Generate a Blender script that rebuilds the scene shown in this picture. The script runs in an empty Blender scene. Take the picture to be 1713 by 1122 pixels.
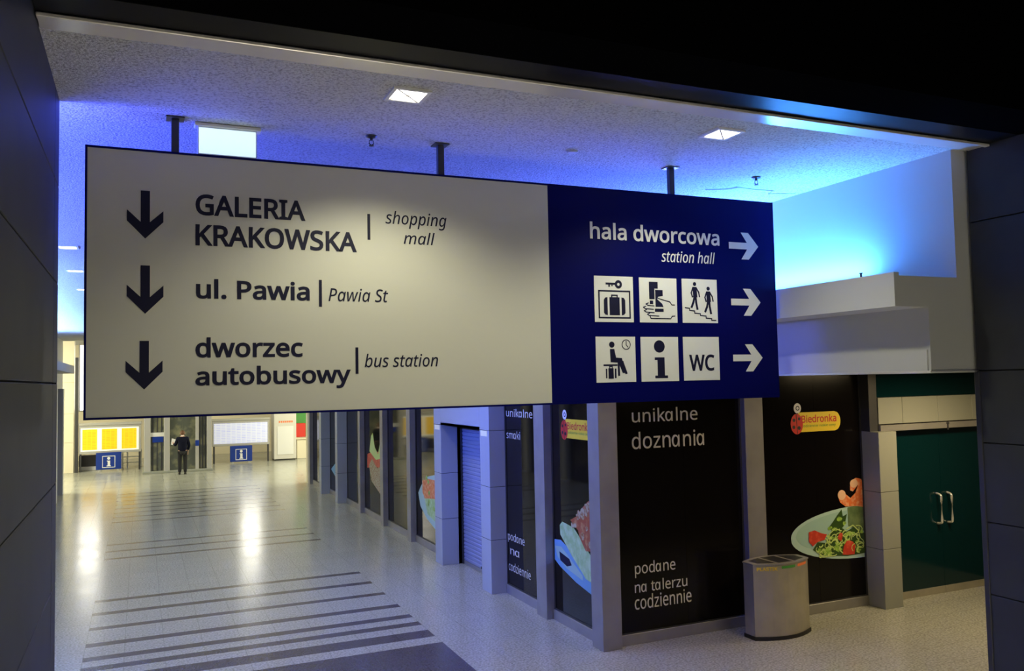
import bpy, bmesh, math, random
from mathutils import Matrix, Vector
from mathutils.geometry import delaunay_2d_cdt
random.seed(7)
SC = bpy.context.scene
COL = SC.collection
R = math.radians

# ------------------------------------------------------------------ camera, world, exposure
cam_d = bpy.data.cameras.new('camera')
cam = bpy.data.objects.new('camera', cam_d); COL.objects.link(cam)
cam_d.sensor_width = 36.0; cam_d.lens = 29.554
cam_d.clip_start = 0.05; cam_d.clip_end = 300
cam.matrix_world = (Matrix.Translation((0, 0, 3.35)) @ Matrix.Rotation(R(-23.8605), 4, 'Z')
                    @ Matrix.Rotation(R(93.0337), 4, 'X') @ Matrix.Rotation(R(-1.1369), 4, 'Z'))
SC.camera = cam
SC.view_settings.view_transform = 'Standard'
SC.view_settings.look = 'None'
SC.view_settings.gamma = 1.0
SC.view_settings.use_curve_mapping = False
SC.view_settings.exposure = 0.0
W = bpy.data.worlds.new('station_dark'); SC.world = W; W.use_nodes = True
W.node_tree.nodes['Background'].inputs[0].default_value = (0.40, 0.42, 0.60, 1)
W.node_tree.nodes['Background'].inputs[1].default_value = 0.03

ZC = 4.905            # corridor ceiling height
SP = 84               # watts of one downlight

def area(name, loc, rot, sx, sy, power, color, spread=180):
    l = bpy.data.lights.new(name, 'AREA'); l.shape = 'RECTANGLE'
    l.size = sx; l.size_y = sy; l.energy = power; l.color = color; l.spread = R(spread)
    o = bpy.data.objects.new(name, l); COL.objects.link(o)
    o.location = loc; o.rotation_euler = rot
    return o
# blue cove lighting lying on both bulkheads, shining up and into the corridor; last one an added portal fill
area('cove_and_fill_lamp', (5.08, 5.65, 4.06), (R(180), R(-12), 0), 0.07, 1.7, 86, (0.060, 0.30, 1.0))
area('cove_and_fill_lamp', (5.00, 7.65, 4.07), (R(180), R(-22), 0), 0.08, 2.2, 480, (0.055, 0.085, 1.0))
area('cove_and_fill_lamp', (-1.95, 7.6, 4.08), (R(180), R(16), 0), 0.12, 5.0, 560, (0.055, 0.095, 1.0))
area('cove_and_fill_lamp', (-1.95, 18.2, 4.08), (R(180), R(10), 0), 0.12, 15.0, 620, (0.22, 0.40, 1.0))
area('cove_and_fill_lamp', (-1.10, 5.13, 4.30), (R(176), 0, 0), 1.1, 0.05, 70, (0.055, 0.080, 1.0))
area('cove_and_fill_lamp', (-1.75, 12.6, 4.10), (0, R(-76), 0), 0.12, 2.0, 95, (0.08, 0.16, 1.0), 70)  # added narrow blue fill aimed across at the portal piers
# added unseen fill behind and above the viewer, lifts front faces and ceiling
area('near_hall_fill', (2.2, -8.0, 4.2), (R(90), 0, 0), 4.0, 2.0, 36, (1.0, 0.97, 0.92))
area('near_hall_fill', (2.4, -1.0, 6.7), (0, 0, 0), 2.0, 1.0, 480, (1.0, 0.90, 0.72), 80)
# hall lighting far behind, side passage lamp
area('hall_lamp', (-5.6, 33.6, 5.25), (R(10), R(-25), 0), 2.5, 5, 1350, (1.0, 0.97, 0.72))
area('hall_lamp', (9.2, 33.6, 5.25), (R(10), R(25), 0), 2.5, 5, 1350, (1.0, 0.97, 0.72))
area('passage_lamp', (10.4, 7.6, 3.36), (0, 0, 0), 1.2, 0.4, 88, (1.0, 0.77, 0.42))
area('passage_lamp', (7.4, 6.6, 3.36), (0, 0, 0), 1.2, 0.4, 40, (1.0, 0.76, 0.40))

# ------------------------------------------------------------------ materials
def mat(name, c, rough=0.5, metal=0.0, spec=0.5, noise=None, bump=None, coat=0.0):
    m = bpy.data.materials.new(name); m.use_nodes = True
    nt = m.node_tree; p = nt.nodes['Principled BSDF']
    p.inputs['Base Color'].default_value = (*c, 1); p.inputs['Roughness'].default_value = rough
    p.inputs['Metallic'].default_value = metal; p.inputs['Specular IOR Level'].default_value = spec
    p.inputs['Coat Weight'].default_value = coat
    tc = nt.nodes.new('ShaderNodeTexCoord')
    if noise:                                   # (scale, second colour, low, high)
        n = nt.nodes.new('ShaderNodeTexNoise'); n.inputs['Scale'].default_value = noise[0]; n.inputs['Detail'].default_value = 3
        r = nt.nodes.new('ShaderNodeValToRGB')
        r.color_ramp.elements[0].position = noise[2]; r.color_ramp.elements[1].position = noise[3]
        r.color_ramp.elements[0].color = (*c, 1); r.color_ramp.elements[1].color = (*noise[1], 1)
        nt.links.new(tc.outputs['Object'], n.inputs['Vector']); nt.links.new(n.outputs['Fac'], r.inputs['Fac'])
        nt.links.new(r.outputs['Color'], p.inputs['Base Color'])
    if bump:                                    # (scale, strength, distance)
        n = nt.nodes.new('ShaderNodeTexNoise'); n.inputs['Scale'].default_value = bump[0]; n.inputs['Detail'].default_value = 4
        b = nt.nodes.new('ShaderNodeBump'); b.inputs['Strength'].default_value = bump[1]; b.inputs['Distance'].default_value = bump[2]
        nt.links.new(tc.outputs['Object'], n.inputs['Vector']); nt.links.new(n.outputs['Fac'], b.inputs['Height'])
        nt.links.new(b.outputs['Normal'], p.inputs['Normal'])
    return m
def emis(name, c, s):
    m = bpy.data.materials.new(name); m.use_nodes = True
    p = m.node_tree.nodes['Principled BSDF']
    p.inputs['Base Color'].default_value = (*c, 1); p.inputs['Roughness'].default_value = 0.4
    p.inputs['Emission Color'].default_value = (*c, 1); p.inputs['Emission Strength'].default_value = s
    return m
M = dict(
    ceiling=mat('stippled_plaster', (0.62, 0.61, 0.58), 0.9, 0, 0.2, (66, (0.36, 0.35, 0.33), 0.47, 0.66), (72, 0.9, 0.018)),
    plaster=mat('white_plaster', (0.54, 0.54, 0.53), 0.7, 0, 0.3),
    cladding=mat('grey_blue_wall_cladding', (0.045, 0.047, 0.050), 0.5, 0, 0.2, (3, (0.037, 0.038, 0.042), 0.4, 0.7)),
    seam=mat('seam_shadow_gap', (0.02, 0.02, 0.022), 0.8),
    black=mat('black_paint', (0.002, 0.002, 0.0024), 1.0, 0, 0.0),
    gloss=mat('glossy_dark_metal', (0.006, 0.006, 0.008), 0.33, 0.0, 0.08),
    trim=mat('pale_aluminium', (0.88, 0.84, 0.80), 0.20, 0.40),
    alu=mat('grey_aluminium', (0.36, 0.35, 0.33), 0.42, 0.5, 0.5, (2.5, (0.30, 0.29, 0.28), 0.4, 0.7)),
    pier=mat('pier_panel', (0.38, 0.41, 0.44), 0.45, 0.1, 0.4),
    beige=mat('beige_panel', (0.27, 0.28, 0.24), 0.5, 0, 0.4),
    film=mat('dark_window_film', (0.0035, 0.003, 0.0035), 0.05, 0, 0.5),
    filmw=mat('dark_window_film_matt', (0.004, 0.003, 0.003), 0.15, 0, 0.22),
    teal=mat('dark_teal_glass', (0.001, 0.019, 0.023), 0.12, 0, 0.4),
    shutter=mat('shutter_slat', (0.30, 0.33, 0.50), 0.45, 0.3),
    steel=mat('brushed_steel', (0.56, 0.52, 0.43), 0.36, 0.7, 0.5, (4, (0.48, 0.45, 0.37), 0.4, 0.7)),
    chrome=mat('chrome', (0.85, 0.83, 0.78), 0.2, 0.6),
    signwhite=mat('sign_cream', (0.60, 0.585, 0.51), 0.5, 0, 0.4),
    signnavy=mat('sign_navy', (0.0012, 0.002, 0.085), 0.4, 0, 0.10),
    ink=mat('navy_ink', (0.006, 0.006, 0.030), 0.5, 0, 0.3),
    letterwhite=mat('white_vinyl', (0.72, 0.72, 0.70), 0.5),
    poster_grey=mat('cream_print', (0.60, 0.57, 0.48), 0.4),
    yellow=mat('yellow_print', (0.85, 0.62, 0.03), 0.4), red=mat('red_print', (0.62, 0.03, 0.02), 0.4),
    paleyellow=mat('pale_yellow_lit_patch', (0.95, 0.90, 0.55), 0.5), green=mat('green_print', (0.06, 0.28, 0.05), 0.4), white=mat('white_print', (0.8, 0.8, 0.8), 0.4),
    plate=mat('plate_print', (0.42, 0.60, 0.54), 0.5), plateblue=mat('pale_blue_print', (0.16, 0.36, 0.55), 0.5),
    leaf1=mat('salad_green_print', (0.36, 0.58, 0.10), 0.4, noise=(14, (0.14, 0.28, 0.03), 0.45, 0.65)),
    leaf2=mat('salad_lime_print', (0.55, 0.70, 0.22), 0.4),
    leafd=mat('salad_dark_print', (0.03, 0.075, 0.012), 0.4), cucumber=mat('cucumber_print', (0.34, 0.55, 0.20), 0.4, noise=(9, (0.50, 0.68, 0.38), 0.4, 0.65)),
    cupg=mat('cucumber_cup_print', (0.10, 0.16, 0.06), 0.4, noise=(7, (0.20, 0.28, 0.12), 0.4, 0.7)),
    tomato=mat('tomato_print', (0.55, 0.045, 0.02), 0.35, noise=(9, (0.75, 0.12, 0.06), 0.5, 0.7)),
    shrimp=mat('shrimp_print', (0.75, 0.17, 0.04), 0.4, noise=(16, (0.85, 0.42, 0.22), 0.45, 0.65)),
    shrimpl=mat('shrimp_pale_print', (0.82, 0.50, 0.30), 0.4),
    meat=mat('topping_print', (0.36, 0.085, 0.03), 0.4, noise=(11, (0.50, 0.26, 0.10), 0.5, 0.68)),
    bread=mat('pale_topping_print', (0.46, 0.42, 0.26), 0.4, noise=(22, (0.30, 0.14, 0.04), 0.45, 0.6)),
    plastic=mat('white_plastic', (0.75, 0.75, 0.74), 0.4), dark=mat('dark_plastic', (0.01, 0.01, 0.012), 0.5),
    signblue=mat('info_blue', (0.003, 0.032, 0.27), 0.4),
    cream=mat('cream_tile', (0.72, 0.66, 0.50), 0.45), hallwall=mat('hall_plaster', (0.70, 0.63, 0.46), 0.7),
    hallceil=mat('hall_ceiling_grey', (0.42, 0.42, 0.38), 0.8), kiosk=mat('kiosk_panel', (0.62, 0.60, 0.55), 0.5),
    liftglass=mat('lift_glass', (0.10, 0.11, 0.09), 0.12, 0, 0.5, (2.2, (0.22, 0.22, 0.14), 0.45, 0.6)),
    liftsteel=mat('lift_steel', (0.46, 0.45, 0.42), 0.4, 0.25),
    skin=mat('skin', (0.55, 0.33, 0.24), 0.5), hair=mat('reddish_brown_hair', (0.11, 0.045, 0.018), 0.6),
    jacket=mat('navy_cloth', (0.004, 0.005, 0.018), 0.9, 0, 0.2), trousers=mat('black_cloth', (0.008, 0.008, 0.011), 0.85),
    shoe=mat('black_leather', (0.008, 0.007, 0.007), 0.35), paper=mat('paper', (0.82, 0.82, 0.80), 0.6),
    collar=mat('white_collar_cloth', (0.75, 0.74, 0.72), 0.7),
    lampwhite=emis('downlight_glow', (1.0, 0.96, 0.88), 5.0), exitglow=emis('exit_sign_glow', (0.66, 0.86, 1.0), 1.05),
    yellowglow=emis('backlit_yellow_timetable', (0.92, 0.56, 0.008), 0.42), whiteglow=emis('backlit_white_timetable', (0.66, 0.69, 0.90), 0.36),
    boardglow=emis('backlit_board', (0.90, 0.90, 0.78), 0.45),
    windowglow=emis('bright_lit_window', (1.0, 0.96, 0.86), 4.5), blueglow=emis('blue_cove_tube', (0.12, 0.45, 1.0), 6.0),
    brushed_dark=mat('dark_mullion', (0.05, 0.05, 0.055), 0.4, 0.3),
    label_orange=mat('orange_print', (0.80, 0.20, 0.06), 0.4),
)
def rows(m, c2, bw, rh, frac):                   # printed table rows on a lit sheet
    nt = m.node_tree; p = nt.nodes['Principled BSDF']; tc = nt.nodes.new('ShaderNodeTexCoord'); mp = nt.nodes.new('ShaderNodeMapping')
    mp.inputs['Rotation'].default_value = (R(90), 0, 0)
    br = nt.nodes.new('ShaderNodeTexBrick'); br.inputs['Scale'].default_value = 1; br.inputs['Brick Width'].default_value = bw; br.inputs['Row Height'].default_value = rh
    br.inputs['Mortar Size'].default_value = frac; br.offset = 0
    c = tuple(p.inputs['Emission Color'].default_value)
    br.inputs['Mortar'].default_value = c; br.inputs['Color1'].default_value = (*c2, 1); br.inputs['Color2'].default_value = tuple(0.5*(a+b_) for a, b_ in zip(c, (*c2, 1)))
    nt.links.new(tc.outputs['Object'], mp.inputs['Vector']); nt.links.new(mp.outputs['Vector'], br.inputs['Vector'])
    nt.links.new(br.outputs['Color'], p.inputs['Emission Color']); nt.links.new(br.outputs['Color'], p.inputs['Base Color'])
rows(M['yellowglow'], (0.72, 0.40, 0.006), 0.17, 0.06, 0.018); rows(M['whiteglow'], (0.46, 0.49, 0.72), 0.21, 0.07, 0.022)
# terrazzo floor
def floor_mat(name, c, c2, tile):
    m = mat(name, c, 0.17, 0, 0.5, (38, c2, 0.40, 0.62))
    nt = m.node_tree; p = nt.nodes['Principled BSDF']
    tc = nt.nodes['Texture Coordinate']
    mp = nt.nodes.new('ShaderNodeMapping'); mp.inputs['Location'].default_value = (0.645, 0, 0)
    br = nt.nodes.new('ShaderNodeTexBrick'); br.offset = 0
    br.inputs['Scale'].default_value = 1.0; br.inputs['Mortar Size'].default_value = 0.004
    br.inputs['Brick Width'].default_value = 0.468; br.inputs['Row Height'].default_value = 0.468
    br.inputs['Color1'].default_value = (1, 1, 1, 1); br.inputs['Color2'].default_value = (0.95, 0.95, 0.95, 1)
    br.inputs['Mortar'].default_value = (0.72, 0.71, 0.70, 1)
    mx = nt.nodes.new('ShaderNodeMix'); mx.data_type = 'RGBA'; mx.blend_type = 'MULTIPLY'; mx.inputs[0].default_value = 1.0
    src = p.inputs['Base Color'].links[0].from_socket
    nt.links.new(tc.outputs['Object'], mp.inputs['Vector']); nt.links.new(mp.outputs['Vector'], br.inputs['Vector'])
    nt.links.new(src, mx.inputs[6]); nt.links.new(br.outputs['Color'], mx.inputs[7]); nt.links.new(mx.outputs[2], p.inputs['Base Color'])
    n = nt.nodes.new('ShaderNodeTexNoise'); n.inputs['Scale'].default_value = 1.6; n.inputs['Detail'].default_value = 4
    mr = nt.nodes.new('ShaderNodeMapRange'); mr.inputs[3].default_value = 0.13; mr.inputs[4].default_value = 0.27
    nt.links.new(tc.outputs['Object'], n.inputs['Vector']); nt.links.new(n.outputs['Fac'], mr.inputs[0]); nt.links.new(mr.outputs[0], p.inputs['Roughness'])
    return m
M['floor'] = floor_mat('terrazzo_floor', (0.45, 0.455, 0.395), (0.275, 0.275, 0.235), 0.468)
M['stripe'] = floor_mat('dark_stone_stripe', (0.105, 0.095, 0.105), (0.075, 0.068, 0.075), 0.468)

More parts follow.
